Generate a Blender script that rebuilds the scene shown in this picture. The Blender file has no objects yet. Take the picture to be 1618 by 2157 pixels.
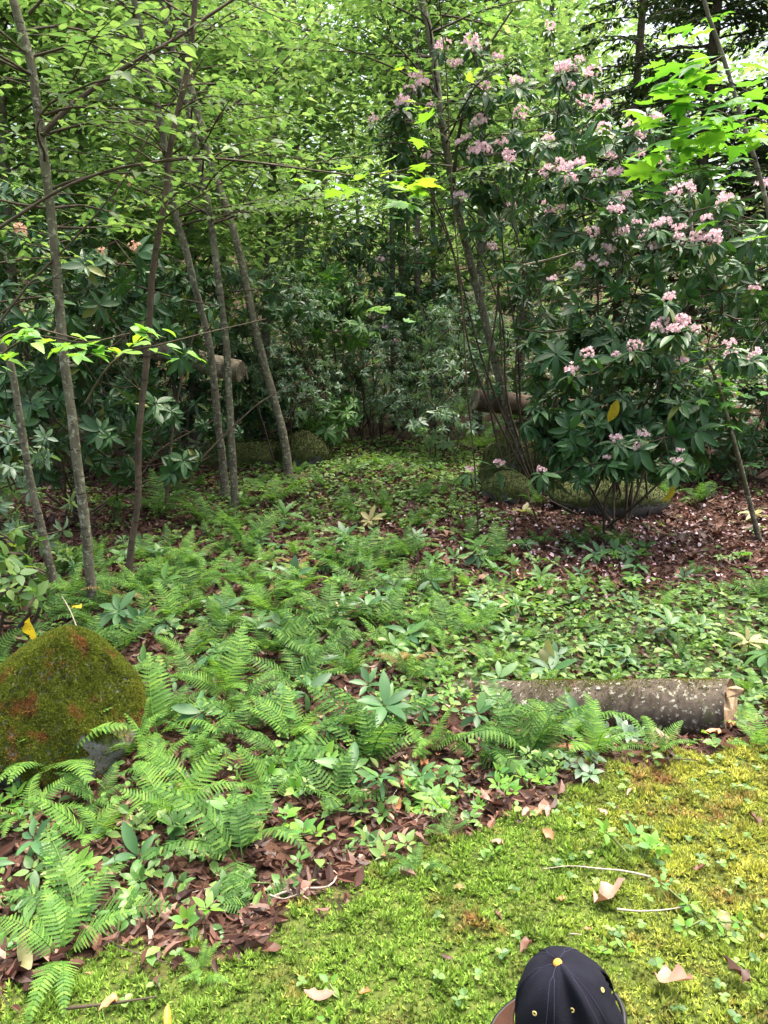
import bpy, math
import numpy as np
from mathutils import Matrix, Vector

sc = bpy.context.scene
RNG = np.random.default_rng(11)
R = math.radians

# ------------------------------------------------------------------ camera, sky, sun, exposure
PITCH = 12.0
CAMZ = 1.6
cam_d = bpy.data.cameras.new("camera")
cam = bpy.data.objects.new("camera", cam_d)
sc.collection.objects.link(cam)
cam.location = (0, 0, CAMZ)
cam.rotation_euler = (R(90 - PITCH), 0, 0)
cam_d.sensor_fit = 'VERTICAL'
cam_d.sensor_height = 24
cam_d.lens = 12 / math.tan(R(34.5))
cam_d.clip_start = 0.05
cam_d.clip_end = 1000
sc.camera = cam

SUN_EL, SUN_AZ = 75.0, 50.0          # azimuth measured from +Y towards +X
world = bpy.data.worlds.new("World")
sc.world = world
world.use_nodes = True
wt = world.node_tree
for n in list(wt.nodes):
    wt.nodes.remove(n)
sky = wt.nodes.new('ShaderNodeTexSky')
sky.sky_type = 'NISHITA'
sky.sun_disc = False
sky.sun_elevation = R(SUN_EL)
sky.sun_rotation = R(SUN_AZ)
sky.air_density = 1.0
sky.dust_density = 10.0
sky.ozone_density = 0.0
bg = wt.nodes.new('ShaderNodeBackground')
bg.inputs['Strength'].default_value = 0.145
wo = wt.nodes.new('ShaderNodeOutputWorld')
wt.links.new(sky.outputs[0], bg.inputs[0])
wt.links.new(bg.outputs[0], wo.inputs[0])

sun_d = bpy.data.lights.new("sun", 'SUN')
sun_d.energy = 1.5
sun_d.angle = R(38)
sun_d.color = (1.0, 0.965, 0.9)
sun = bpy.data.objects.new("sun", sun_d)
sc.collection.objects.link(sun)
sdir = Vector((math.sin(R(SUN_AZ)) * math.cos(R(SUN_EL)), math.cos(R(SUN_AZ)) * math.cos(R(SUN_EL)), math.sin(R(SUN_EL))))
sun.rotation_euler = (-sdir).to_track_quat('-Z', 'Y').to_euler()

sc.view_settings.view_transform = 'Standard'
sc.view_settings.look = 'None'
sc.view_settings.gamma = 1.0
sc.view_settings.use_curve_mapping = False
sc.view_settings.exposure = 2.0
sc.render.engine = 'CYCLES'

# ------------------------------------------------------------------ photo pixel -> world helpers
F = 1078.5 / math.tan(R(34.5))
_c, _s = math.cos(R(PITCH)), math.sin(R(PITCH))

def ray(px, py):
    u, v = (px - 809) / F, -(py - 1078.5) / F
    return np.array([u, _c + v * _s, -_s + v * _c])

def at(px, py, Y):
    d = ray(px, py)
    return np.array([0, 0, CAMZ]) + d * (Y / d[1])

def project(P):
    P = np.asarray(P) - np.array([0, 0, CAMZ])
    depth = P[..., 1] * _c - P[..., 2] * _s
    up = P[..., 1] * _s + P[..., 2] * _c
    dd = np.maximum(depth, 1e-3)
    return 809 + F * P[..., 0] / dd, 1078.5 - F * up / dd, depth

def sm(t):
    t = np.clip(t, 0, 1)
    return t * t * (3 - 2 * t)

def edge(x):
    return np.interp(x, [-3, -1.0, -.44, 0, .42, .84, 1.2, 1.68, 4], [1.3, 1.62, 1.78, 2.05, 2.35, 2.62, 2.76, 2.93, 3.6])

def wob(x, y):
    return (np.sin(x * 3.1 + y * 1.7) + np.sin(x * -2.3 + y * 4.1 + 1) + np.sin(x * 5.7 + 2) * np.cos(y * 5.1)) / 3

def H(x, y):
    x = np.asarray(x, float); y = np.asarray(y, float)
    e = edge(x) + .05 * np.sin(x * 7 + 1) + .03 * np.sin(x * 17)
    s = e - y
    z = -.15 * sm(-s / .45)
    z = z - .05 * sm((-x - .2) / 1.2) * sm((y - 1.3) / 1.0)
    z = z + .035 * np.clip(y - 4, 0, 9)
    z = z + .02 * wob(x, y) * sm((y - 1) / 4) + .010 * wob(x * 4.3, y * 4.7) + .004 * np.sin(x * 41 + np.sin(y * 23)) * np.sin(y * 37)
    z = z + .10 * wob(x * .5, y * .5) * sm((y - 5) / 4)
    z = z + .30 * np.clip(np.abs(x) - 5.5, 0, 12) * sm((y - 4) / 6)
    z = z + .22 * np.clip(y - 19, 0, 70)
    return z

def ground(px, py):
    d = ray(px, py)
    t = 1.2
    while t < 60:
        p = np.array([0, 0, CAMZ]) + d * t
        if p[2] < float(H(p[0], p[1])):
            break
        t += .02
    return np.array([p[0], p[1], float(H(p[0], p[1]))])

# ------------------------------------------------------------------ mesh helpers
def mesh_from(name, V, Fc, smooth=False, mat=None):
    V = np.asarray(V, np.float32); Fc = np.asarray(Fc, np.int32)
    me = bpy.data.meshes.new(name)
    k = Fc.shape[1]
    me.vertices.add(len(V)); me.vertices.foreach_set("co", V.ravel())
    me.loops.add(Fc.size); me.loops.foreach_set("vertex_index", Fc.ravel())
    me.polygons.add(len(Fc)); me.polygons.foreach_set("loop_start", np.arange(0, Fc.size, k, dtype=np.int32))
    me.polygons.foreach_set("use_smooth", np.full(len(Fc), smooth, dtype=bool))
    me.update(calc_edges=True)
    if mat:
        me.materials.append(mat)
    return me

LINK = sc.collection.objects.link

def put(name, me, parent=None, loc=None, kind=None):
    o = bpy.data.objects.new(name, me)
    LINK(o)
    if parent:
        o.parent = parent
    if loc is not None:
        o.location = loc
    if kind:
        o['kind'] = kind
    return o

def thing(name, label, cat, loc, rotz=0, group=None):
    o = bpy.data.objects.new(name, None)
    o.empty_display_size = .05
    LINK(o)
    o.location = tuple(float(a) for a in loc)
    o.rotation_euler = (0, 0, rotz)
    tag(o, label, cat, group)
    return o

def tag(o, label, cat, group=None):
    o['label'] = label; o['category'] = cat
    if group:
        o['group'] = group
    return o

def copy_tree(root, loc, rotz, scale=1.0, label=None, group=None):
    r = root.copy(); LINK(r)
    r.location = tuple(float(a) for a in loc); r.rotation_euler = (RNG.normal(0, .08), RNG.normal(0, .08), rotz)
    r.scale = (scale,) * 3
    if label: r['label'] = label
    if group: r['group'] = group
    for ch in root.children:
        c = ch.copy(); LINK(c); c.parent = r
    return r

def nrm(v):
    v = np.asarray(v, float)
    return v / np.maximum(np.linalg.norm(v, axis=-1, keepdims=True), 1e-9)

def frames(D, N):
    Y = nrm(D); X = nrm(np.cross(Y, N)); Z = np.cross(X, Y)
    return np.stack([X, Y, Z], axis=-1)

def merge(tpls, P, Rm, S):
    """copies of triangle templates put at P with rotation Rm and scale S, joined into V, F"""
    n = len(P)
    idx = RNG.integers(0, len(tpls), n)
    Vs, Fs, off = [], [], 0
    for k, (V, Fc) in enumerate(tpls):
        m = idx == k
        if not m.any():
            continue
        W = np.einsum('nij,vj->nvi', Rm[m], V) * S[m][:, None, None] + P[m][:, None, :]
        c, nv = W.shape[:2]
        Vs.append(W.reshape(-1, 3))
        Fs.append((Fc[None] + (np.arange(c) * nv)[:, None, None]).reshape(-1, 3) + off)
        off += c * nv
    return np.concatenate(Vs), np.concatenate(Fs)

def tube(pts, rad, sides=9, rough=0.0, cap=True, seed=0):
    pts = np.asarray(pts, float); n = len(pts); rad = np.asarray(rad, float)
    T = nrm(np.gradient(pts, axis=0))
    a = np.array([1., 0, 0]) if abs(T[0, 0]) < .8 else np.array([0, 1., 0])
    rg = np.random.default_rng(seed)
    ph = rg.uniform(0, 6.28, (7, 1)); kk = rg.integers(1, 6, (7, 1)); fq = rg.uniform(2, 14, (7, 1)) / max(.15, float(rad.max()) * 8)
    sl = np.r_[0, np.cumsum(np.linalg.norm(np.diff(pts, axis=0), axis=1))]
    V = []
    ang = np.linspace(0, 2 * np.pi, sides, endpoint=False)
    for i in range(n):
        a = nrm(a - T[i] * (a @ T[i])); b = np.cross(T[i], a)
        r = rad[i] * (1 + rough * np.sin(kk * ang[None] + ph + fq * sl[i]).sum(0))
        V.append(pts[i] + np.outer(np.cos(ang) * r, a) + np.outer(np.sin(ang) * r, b))
    V = np.concatenate(V)
    i, j = np.meshgrid(np.arange(n - 1), np.arange(sides), indexing='ij')
    i = i.ravel(); j = j.ravel(); j2 = (j + 1) % sides
    q = np.stack([i * sides + j, i * sides + j2, (i + 1) * sides + j2, (i + 1) * sides + j], 1)
    tri = np.concatenate([q[:, [0, 1, 2]], q[:, [0, 2, 3]]])
    if cap:
        V = np.concatenate([V, pts[:1], pts[-1:]])
        c0, c1 = len(V) - 2, len(V) - 1
        j = np.arange(sides); j2 = (j + 1) % sides
        tri = np.concatenate([tri, np.stack([j2, j, np.full(sides, c0)], 1),
                              np.stack([(n - 1) * sides + j, (n - 1) * sides + j2, np.full(sides, c1)], 1)])
    return V, tri

def resample(pts, step):
    pts = np.asarray(pts, float)
    n = len(pts)
    # Catmull-Rom through the points
    P = np.concatenate([[2 * pts[0] - pts[1]], pts, [2 * pts[-1] - pts[-2]]])
    out = []
    for i in range(n - 1):
        p0, p1, p2, p3 = P[i:i + 4]
        k = max(1, int(np.linalg.norm(p2 - p1) / step))
        for t in np.arange(k) / k:
            out.append(.5 * ((2 * p1) + (-p0 + p2) * t + (2 * p0 - 5 * p1 + 4 * p2 - p3) * t * t + (-p0 + 3 * p1 - 3 * p2 + p3) * t ** 3))
    out.append(pts[-1])
    return np.array(out)

class Twigs:
    """many thin stems collected as segments and turned into one mesh of slim prisms"""
    def __init__(s): s.A = []; s.B = []; s.ra = []; s.rb = []; s.g = []; s.cur = 0; s.ng = 1
    def start(s):
        s.cur = s.ng; s.ng += 1; return s.cur
    def seg(s, a, b, ra, rb):
        s.A.append(a); s.B.append(b); s.ra.append(ra); s.rb.append(rb); s.g.append(s.cur)
    def emit(s, part, mat, base, parent, sides=4):
        g = np.array(s.g)
        for k in np.unique(g):
            i = np.nonzero(g == k)[0]; t = Twigs()
            t.A = [s.A[a] for a in i]; t.B = [s.B[a] for a in i]; t.ra = [s.ra[a] for a in i]; t.rb = [s.rb[a] for a in i]
            put(part, t.mesh(part, mat, base, sides), parent)
    def line(s, pts, r0, r1):
        n = len(pts) - 1
        for i in range(n):
            s.seg(pts[i], pts[i + 1], r0 + (r1 - r0) * i / n, r0 + (r1 - r0) * (i + 1) / n)
    def mesh(s, name, mat, base, sides=4):
        A = np.array(s.A); B = np.array(s.B); ra = np.array(s.ra); rb = np.array(s.rb)
        D = nrm(B - A)
        ref = np.where(np.abs(D[:, 2:3]) < .9, np.array([[0, 0, 1.]]), np.array([[1., 0, 0]]))
        X = nrm(np.cross(D, ref)); Y = np.cross(D, X)
        ang = np.linspace(0, 2 * np.pi, sides, endpoint=False)
        co, si = np.cos(ang), np.sin(ang)
        off = X[:, None] * co[None, :, None] + Y[:, None] * si[None, :, None]
        V = np.concatenate([A[:, None] + off * ra[:, None, None], B[:, None] + off * rb[:, None, None]], 1)
        j = np.arange(sides); j2 = (j + 1) % sides
        f = np.concatenate([np.stack([j, j2, sides + j2], 1), np.stack([j, sides + j2, sides + j], 1)])
        n = len(A)
        Fc = (f[None] + (np.arange(n) * 2 * sides)[:, None, None]).reshape(-1, 3)
        return mesh_from(name, V.reshape(-1, 3) - base, Fc, True, mat)

class Fol:
    def __init__(s): s.P = []; s.D = []; s.N = []; s.S = []
    def add(s, P, D, N, S):
        P = np.atleast_2d(P); n = max(len(P), len(np.atleast_2d(D)), len(np.atleast_2d(N)))
        s.P.append(np.broadcast_to(P, (n, 3))); s.D.append(np.broadcast_to(D, (n, 3))); s.N.append(np.broadcast_to(N, (n, 3)))
        s.S.append(np.broadcast_to(S, (n,)))
    def get(s):
        return np.concatenate(s.P), np.concatenate(s.D), np.concatenate(s.N), np.concatenate(s.S)

def emit(parent, base, fol, hi, lo, mat, nobj=300, part='leaf', stuff='foliage', cache={}):
    """nearest leaves in view become objects of their own, the others one mesh"""
    P, D, N, S = fol.get()
    Rm = frames(D, N)
    px, py, dep = project(P)
    vis = (px > -40) & (px < 1660) & (py > -40) & (py < 2200) & (dep > .2)
    key = np.where(vis, S / np.maximum(dep, .1), 0)
    order = np.argsort(-key)
    k = min(nobj, int(vis.sum()))
    big, rest = order[:k], order[k:]
    ck = (id(hi), mat.name, part)
    if ck not in cache:
        cache[ck] = [mesh_from(part, V, Fc, True, mat) for V, Fc in hi]
    ms = cache[ck]
    base = np.asarray(base, float)
    for i in big:
        o = bpy.data.objects.new(part, ms[int(RNG.integers(0, len(ms)))])
        LINK(o); o.parent = parent
        M = np.eye(4); M[:3, :3] = Rm[i] * S[i]; M[:3, 3] = P[i] - base
        o.matrix_local = Matrix(M.tolist())
    if len(rest):
        V, Fc = merge(lo, P[rest] - base, Rm[rest], S[rest])
        put(stuff, mesh_from(stuff, V, Fc, False, mat), parent, kind='stuff')

# ------------------------------------------------------------------ leaf shapes (+Y along the leaf, +Z up)
def leaf_tpl(W=.3, n=6, fold=.12, droop=.25, a=.5, tip=1.0, wav=0.0, curl=0.0):
    t = np.linspace(0, 1, n + 1)
    w = W / 2 * (np.sin(np.pi * t ** (.5 / a if a < .5 else 1)) ** .8) if a >= .5 else W / 2 * np.sin(np.pi * t ** .7) ** .9
    w = w * (1 - .35 * np.maximum(0, t - .75) * 4 * (tip - 1))
    y = t * (1 - .12 * droop); z = -droop * t ** 2
    V = [[0, y[i], z[i]] for i in range(n + 1)]
    Lf, Rt = {}, {}
    for i in range(1, n):
        zz = z[i] + fold * w[i] * 2 + wav * math.sin(i * 2.3) * w[i]
        x = w[i] * (1 - curl)
        Lf[i] = len(V); V.append([-x, y[i], zz])
        Rt[i] = len(V); V.append([x, y[i], zz - wav * w[i] * math.cos(i * 1.9)])
    Lf[0] = Rt[0] = 0; Lf[n] = Rt[n] = n
    Fc = []
    for i in range(n):
        for sd, flip in ((Lf, 0), (Rt, 1)):
            q = [i, sd[i], sd[i + 1], i + 1]
            q2 = [v for k, v in enumerate(q) if v not in q[:k]]
            if len(q2) == 3: tr = [q2]
            else: tr = [[q[0], q[1], q[2]], [q[0], q[2], q[3]]]
            for a_, b_, c_ in tr:
                Fc.append([a_, b_, c_] if flip else [a_, c_, b_])
    Fc = np.array(Fc)
    return np.array(V, float), Fc

def dup_rev(t): return t

RHODO_HI = [leaf_tpl(.34, 7, .16, .22), leaf_tpl(.31, 7, .22, .42), leaf_tpl(.38, 7, .10, .12)]
RHODO_LO = [leaf_tpl(.36, 3, .18, .25), leaf_tpl(.33, 3, .25, .45)]
BROAD_HI = [leaf_tpl(.52, 7, .10, .15, .4, 1.3), leaf_tpl(.56, 7, .16, .30, .4, 1.3, .1), leaf_tpl(.48, 7, .05, .08, .4, 1.3)]
BROAD_LO = [leaf_tpl(.55, 3, .12, .2), leaf_tpl(.62, 3, .2, .3)]
BROAD_2 = [(np.array([[0, 0, 0], [.3, .45, .06], [0, 1, -.1], [-.3, .45, .06]], float), np.array([[0, 1, 2], [0, 2, 3]]))]
DEAD_HI = [leaf_tpl(.5, 7, .3, .25, .4, 1, .5, .1), leaf_tpl(.42, 7, -.3, -.3, .5, 1, -.4), leaf_tpl(.3, 7, .5, .3, .5, 1, .2, .2), leaf_tpl(.6, 7, .25, -.35, .4, 1, .7)]
DEAD_LO = [leaf_tpl(.5, 3, .35, .3, wav=.5), leaf_tpl(.42, 3, -.35, -.3), leaf_tpl(.3, 3, .6, .2)]

def maple_tpl(dr=.12, seed=0):
    # five lobed outline about the leaf's stalk end at the origin
    r = [(0, 0), (.20, -.02), (.40, .06), (.34, .17), (.27, .22), (.42, .34), (.55, .55), (.42, .52), (.30, .50), (.22, .52), (.26, .68), (.14, .78), (0, 1.05)]
    out = r + [(-x, y) for x, y in r[-2:0:-1]]
    V = [[0, .3, 0]]
    for x, y in out:
        rr = math.hypot(x, y - .3)
        V.append([x, y, -dr * rr * rr * 1.5 + .05 * abs(x)])
    n = len(out)
    Fc = [[0, 1 + i, 1 + (i + 1) % n] for i in range(n)]
    return np.array(V, float), np.array(Fc)

MAPLE = [maple_tpl(.1), maple_tpl(.35), maple_tpl(-.1)]

def frond_tpl(bend=75, seed=0, pairs=20, wid=.26, lobes=9, droop=.12, start=.16):
    rg = np.random.default_rng(seed)
    n = 24
    s = np.linspace(0, 1, n + 1)
    ang = R(62) - R(bend) * s ** 1.3
    dy = np.cos(ang) / n; dz = np.sin(ang) / n
    C = np.stack([np.cumsum(np.r_[0, rg.normal(0, .002, n)]), np.r_[0, np.cumsum(dy[:-1])], np.r_[0, np.cumsum(dz[:-1])]], 1)
    V, Fc = tube(C, np.linspace(.007, .002, n + 1), 3, cap=False)
    V = list(map(list, V)); Fc = list(map(list, Fc))
    for k in range(pairs):
        t = start + (1 - start) * (k + .3) / pairs
        i = min(int(t * n), n - 1); f = t * n - i
        p = C[i] * (1 - f) + C[i + 1] * f
        T = nrm(C[i + 1] - C[i]); X = np.array([1., 0, 0]); N = np.cross(X, T)
        u = (k + .3) / pairs
        ln = wid * (min(1, (u + .18) * 2.4) * (1 - u) ** .75 + .02)
        gap = (1 - start) / pairs
        for sd in (-1, 1):
            ln2 = ln * rg.uniform(.88, 1.08)
            d = nrm(X * sd + T * (.28 + .35 * u) - N * rg.uniform(0, droop * 2))
            w = gap * rg.uniform(.44, .54)
            m = max(3, int(lobes * (.5 + ln / wid * .5)))
            q = [p + d * ln2 * j / m - N * droop * ln2 * (j / m) ** 2 for j in range(m + 1)]
            b0 = len(V); V += [list(v) for v in q]
            side = nrm(np.cross(N, d))
            for j in range(m):
                ww = w * (1 - j / m) ** .6 * (1.0 if j else .8)
                for s2 in (-1, 1):
                    st = d * ln2 / m
                    V.append(list(q[j] + side * s2 * ww * .66 + st * .22)); V.append(list(q[j] + side * s2 * ww + st * 1.12)); a = len(V) - 2
                    for tri in ([b0 + j, b0 + j + 1, a], [b0 + j + 1, a + 1, a]):
                        Fc.append(tri if s2 > 0 else tri[::-1])
    return np.array(V, float), np.array(Fc)

FRONDS = [frond_tpl(70, 1), frond_tpl(95, 2, 22, .24, 9, .2), frond_tpl(45, 3, 17, .28), frond_tpl(110, 4, 22, .2)]
COARSE = [frond_tpl(80, 5, 12, .34, 2, .1, .22), frond_tpl(60, 6, 13, .30, 2, .15, .2)]

# ------------------------------------------------------------------ materials
def newmat(name):
    m = bpy.data.materials.new(name); m.use_nodes = True
    nt = m.node_tree
    for n in list(nt.nodes): nt.nodes.remove(n)
    return m, nt, nt.nodes, nt.links

def ramp(nt, cols, pos=None, interp='LINEAR'):
    r = nt.nodes.new('ShaderNodeValToRGB')
    cr = r.color_ramp; cr.interpolation = interp
    pos = pos or [i / max(1, len(cols) - 1) for i in range(len(cols))]
    while len(cr.elements) < len(cols): cr.elements.new(.5)
    for e, p, c in zip(cr.elements, pos, cols):
        e.position = p; e.color = (*c, 1)
    return r

def mixc(nt, fac, a, b, mode='MIX'):
    m = nt.nodes.new('ShaderNodeMix'); m.data_type = 'RGBA'; m.blend_type = mode
    for sock, v in ((m.inputs[0], fac), (m.inputs[6], a), (m.inputs[7], b)):
        if hasattr(v, 'is_output'): nt.links.new(v, sock)
        elif isinstance(v, (int, float)): sock.default_value = v
        else: sock.default_value = (*v, 1)
    return m.outputs[2]

def math_(nt, op, a, b=None, clamp=False):
    m = nt.nodes.new('ShaderNodeMath'); m.operation = op; m.use_clamp = clamp
    for k, v in enumerate((a, b)):
        if v is None: continue
        if hasattr(v, 'is_output'): nt.links.new(v, m.inputs[k])
        else: m.inputs[k].default_value = v
    return m.outputs[0]

def noise(nt, scale, detail=3, rough=.55, vec=None, dist=0):
    n = nt.nodes.new('ShaderNodeTexNoise')
    n.inputs['Scale'].default_value = scale; n.inputs['Detail'].default_value = detail
    n.inputs['Roughness'].default_value = rough; n.inputs['Distortion'].default_value = dist
    if vec is not None: nt.links.new(vec, n.inputs['Vector'])
    return n.outputs['Fac']

def rnd(nt):
    g = nt.nodes.new('ShaderNodeNewGeometry'); o = nt.nodes.new('ShaderNodeObjectInfo')
    return math_(nt, 'FRACT', math_(nt, 'ADD', g.outputs['Random Per Island'], math_(nt, 'MULTIPLY', o.outputs['Random'], 7.31)))

def leafmat(name, cols, pos=None, trans=.35, tcol=(1.6, 1.7, .6), rough=.45, spec=.5, back=None, mottle=.25, blot=None):
    m, nt, N, L = newmat(name)
    r = ramp(nt, cols, pos); L.new(rnd(nt), r.inputs[0])
    tc = N.new('ShaderNodeTexCoord')
    nz = noise(nt, 9, 3, .6, tc.outputs['Object'])
    base = mixc(nt, mottle, r.outputs[0], ramp_out(nt, nz, [(.45, .45, .45), (1.5, 1.5, 1.5)]), 'MULTIPLY')
    if blot:
        nb = noise(nt, blot[0], 2, .5, tc.outputs['Object'])
        base = mixc(nt, ramp_out(nt, nb, [(0, 0, 0), (1, 1, 1)], [blot[2], blot[2] + .05]), base, blot[1])
    col = base
    if back:
        g = N.new('ShaderNodeNewGeometry')
        col = mixc(nt, g.outputs['Backfacing'], base, back)
    p = N.new('ShaderNodeBsdfPrincipled')
    L.new(col, p.inputs['Base Color']); p.inputs['Roughness'].default_value = rough
    p.inputs['Specular IOR Level'].default_value = spec
    t = N.new('ShaderNodeBsdfTranslucent')
    L.new(mixc(nt, 1.0, base, tcol, 'MULTIPLY'), t.inputs['Color'])
    mx = N.new('ShaderNodeMixShader'); mx.inputs[0].default_value = trans
    L.new(p.outputs[0], mx.inputs[1]); L.new(t.outputs[0], mx.inputs[2])
    o = N.new('ShaderNodeOutputMaterial'); L.new(mx.outputs[0], o.inputs[0])
    return m

def ramp_out(nt, fac, cols, pos=None):
    r = ramp(nt, cols, pos); nt.links.new(fac, r.inputs[0]); return r.outputs[0]

def solid(name, col, rough=.7, spec=.3, var=.3, scale=20, bump=0, col2=None, bscale=60):
    m, nt, N, L = newmat(name)
    tc = N.new('ShaderNodeTexCoord')
    nz = noise(nt, scale, 4, .6, tc.outputs['Object'])
    c2 = col2 or tuple(c * (1 - var) for c in col)
    p = N.new('ShaderNodeBsdfPrincipled')
    L.new(ramp_out(nt, nz, [c2, col], [.35, .65]), p.inputs['Base Color'])
    p.inputs['Roughness'].default_value = rough; p.inputs['Specular IOR Level'].default_value = spec
    if bump:
        b = N.new('ShaderNodeBump'); b.inputs['Strength'].default_value = bump; b.inputs['Distance'].default_value = .01
        L.new(noise(nt, bscale, 5, .6, tc.outputs['Object']), b.inputs['Height']); L.new(b.outputs[0], p.inputs['Normal'])
    o = N.new('ShaderNodeOutputMaterial'); L.new(p.outputs[0], o.inputs[0])
    return m

M = {}
M['beech'] = leafmat('beech_leaf', [(.055, .12, .035), (.085, .165, .048), (.115, .20, .06), (.16, .25, .08)], trans=.5, tcol=(1.5, 1.55, 1.0), rough=.5, spec=.3)
M['bright'] = leafmat('bright_young_leaf', [(.09, .25, .03), (.14, .33, .05), (.19, .35, .05), (.10, .27, .08)], trans=.45, tcol=(1.8, 1.6, .6), rough=.45, spec=.35)
M['maple'] = leafmat('maple_leaf', [(.06, .20, .04), (.09, .26, .05), (.13, .30, .05), (.07, .22, .06)], trans=.45, tcol=(1.9, 1.7, .5), rough=.5, spec=.3)
M['far'] = leafmat('distant_leaf', [(.07, .14, .04), (.11, .20, .06), (.16, .26, .08), (.24, .33, .12)], trans=.58, tcol=(1.5, 1.55, 1.15), rough=.6, spec=.25)
M['rhodo'] = leafmat('rhododendron_leaf', [(.022, .065, .022), (.03, .085, .028), (.042, .11, .035), (.05, .12, .04), (.16, .17, .03)], [0, .4, .7, .95, 1], trans=.14, tcol=(1.6, 2.0, .5), rough=.42, spec=.36, back=(.075, .115, .05))
M['rhodo_new'] = leafmat('young_rhododendron_leaf', [(.05, .13, .03), (.07, .17, .035), (.10, .21, .05), (.05, .13, .04)], trans=.25, tcol=(1.6, 1.8, .5), rough=.42, spec=.4, back=(.10, .16, .07))
M['laurel'] = leafmat('laurel_leaf', [(.09, .16, .105), (.13, .21, .14), (.18, .27, .19), (.13, .23, .11)], trans=.35, tcol=(1.6, 1.8, .7), rough=.4, spec=.5, back=(.10, .16, .08))
M['fern'] = leafmat('fern_frond', [(.034, .09, .022), (.052, .13, .03), (.08, .18, .04), (.14, .25, .055)], trans=.4, tcol=(1.5, 1.5, .8), rough=.55, spec=.15)
M['cover'] = leafmat('ground_plant_leaf', [(.05, .12, .035), (.085, .18, .05), (.14, .25, .06), (.21, .31, .09)], trans=.35, tcol=(1.6, 1.7, .6), rough=.45, spec=.4)
M['grass'] = leafmat('grass_blade', [(.07, .18, .03), (.14, .27, .05), (.25, .32, .09)], trans=.35, rough=.5)
M['dead'] = leafmat('dead_leaf', [(.03, .014, .010), (.06, .028, .020), (.10, .047, .032), (.17, .085, .06), (.36, .26, .19)], [0, .35, .7, .92, 1], trans=.12, tcol=(1.3, 1, .8), rough=.5, spec=.35, mottle=.5)
M['straw'] = leafmat('dried_leaf', [(.22, .22, .08), (.32, .29, .14), (.25, .27, .12)], trans=.3, rough=.5)
M['yellow'] = leafmat('yellow_leaf', [(.45, .32, .03), (.50, .40, .05)], trans=.3, rough=.45, blot=(14, (.10, .07, .02), .62))
M['petal'] = leafmat('rhododendron_petal', [(.70, .46, .54), (.76, .58, .63), (.80, .70, .72), (.66, .38, .48)], trans=.35, tcol=(1, .9, .9), rough=.6, spec=.2, mottle=.1)
M['faded'] = leafmat('faded_petal', [(.70, .42, .30), (.75, .55, .42)], trans=.3, tcol=(1, .9, .9), rough=.6, spec=.2, mottle=.1)
M['hemlock'] = leafmat('hemlock_needle', [(.018, .04, .016), (.03, .06, .022), (.05, .085, .035), (.085, .12, .06)], trans=.1, tcol=(1.4, 1.6, .6), rough=.6, spec=.2, mottle=.1)
M['twig'] = solid('dark_twig', (.085, .065, .045), .8, .2, .5, 15)
M['stem'] = solid('green_stem', (.12, .17, .05), .6, .3, .4, 15)
M['palewood'] = solid('pale_dead_stem', (.42, .36, .29), .8, .2, .45, 12)
M['soil'] = solid('dark_soil', (.05, .035, .025), .95, .1, .5, 12, .8)

def barkmat(name, base, dark, lich, amt=.55, moss=0.0, sc_=1.0, bands=True):
    m, nt, N, L = newmat(name)
    tc = N.new('ShaderNodeTexCoord'); mp = N.new('ShaderNodeMapping'); L.new(tc.outputs['Object'], mp.inputs[0])
    mp.inputs['Scale'].default_value = (14 * sc_, 14 * sc_, 5 * sc_)
    mp2 = N.new('ShaderNodeMapping'); L.new(tc.outputs['Object'], mp2.inputs[0]); mp2.inputs['Scale'].default_value = (8 * sc_, 8 * sc_, 60 * sc_)
    n1 = noise(nt, 1, 5, .65, mp.outputs[0], .6); n2 = noise(nt, 1, 3, .6, mp2.outputs[0]); n3 = noise(nt, 26 * sc_, 4, .7, tc.outputs['Object'])
    c = ramp_out(nt, n1, [dark, base], [.35, .62])
    if bands: c = mixc(nt, ramp_out(nt, n2, [(0, 0, 0), (1, 1, 1)], [.60, .66]), c, tuple(d * .5 for d in dark))
    c = mixc(nt, ramp_out(nt, n3, [(0, 0, 0), (1, 1, 1)], [amt, amt + .05]), c, lich)
    if moss:
        n4 = noise(nt, 5 * sc_, 3, .6, tc.outputs['Object'])
        c = mixc(nt, ramp_out(nt, n4, [(0, 0, 0), (1, 1, 1)], [moss, moss + .08]), c, (.05, .09, .015))
    p = N.new('ShaderNodeBsdfPrincipled'); L.new(c, p.inputs['Base Color']); p.inputs['Roughness'].default_value = .85
    p.inputs['Specular IOR Level'].default_value = .2
    b = N.new('ShaderNodeBump'); b.inputs['Strength'].default_value = .8; b.inputs['Distance'].default_value = .006
    L.new(math_(nt, 'ADD', n1, math_(nt, 'MULTIPLY', n3, .6)), b.inputs['Height']); L.new(b.outputs[0], p.inputs['Normal'])
    o = N.new('ShaderNodeOutputMaterial'); L.new(p.outputs[0], o.inputs[0])
    return m

M['bark'] = barkmat('grey_lichened_bark', (.165, .155, .11), (.07, .06, .042), (.29, .30, .215), .56, .64)
M['bark_dark'] = barkmat('dark_bark', (.115, .085, .06), (.05, .036, .027), (.20, .19, .14), .63)
M['bark_far'] = barkmat('far_bark', (.17, .15, .12), (.08, .07, .055), (.26, .26, .2), .58, 0, .4)

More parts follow.
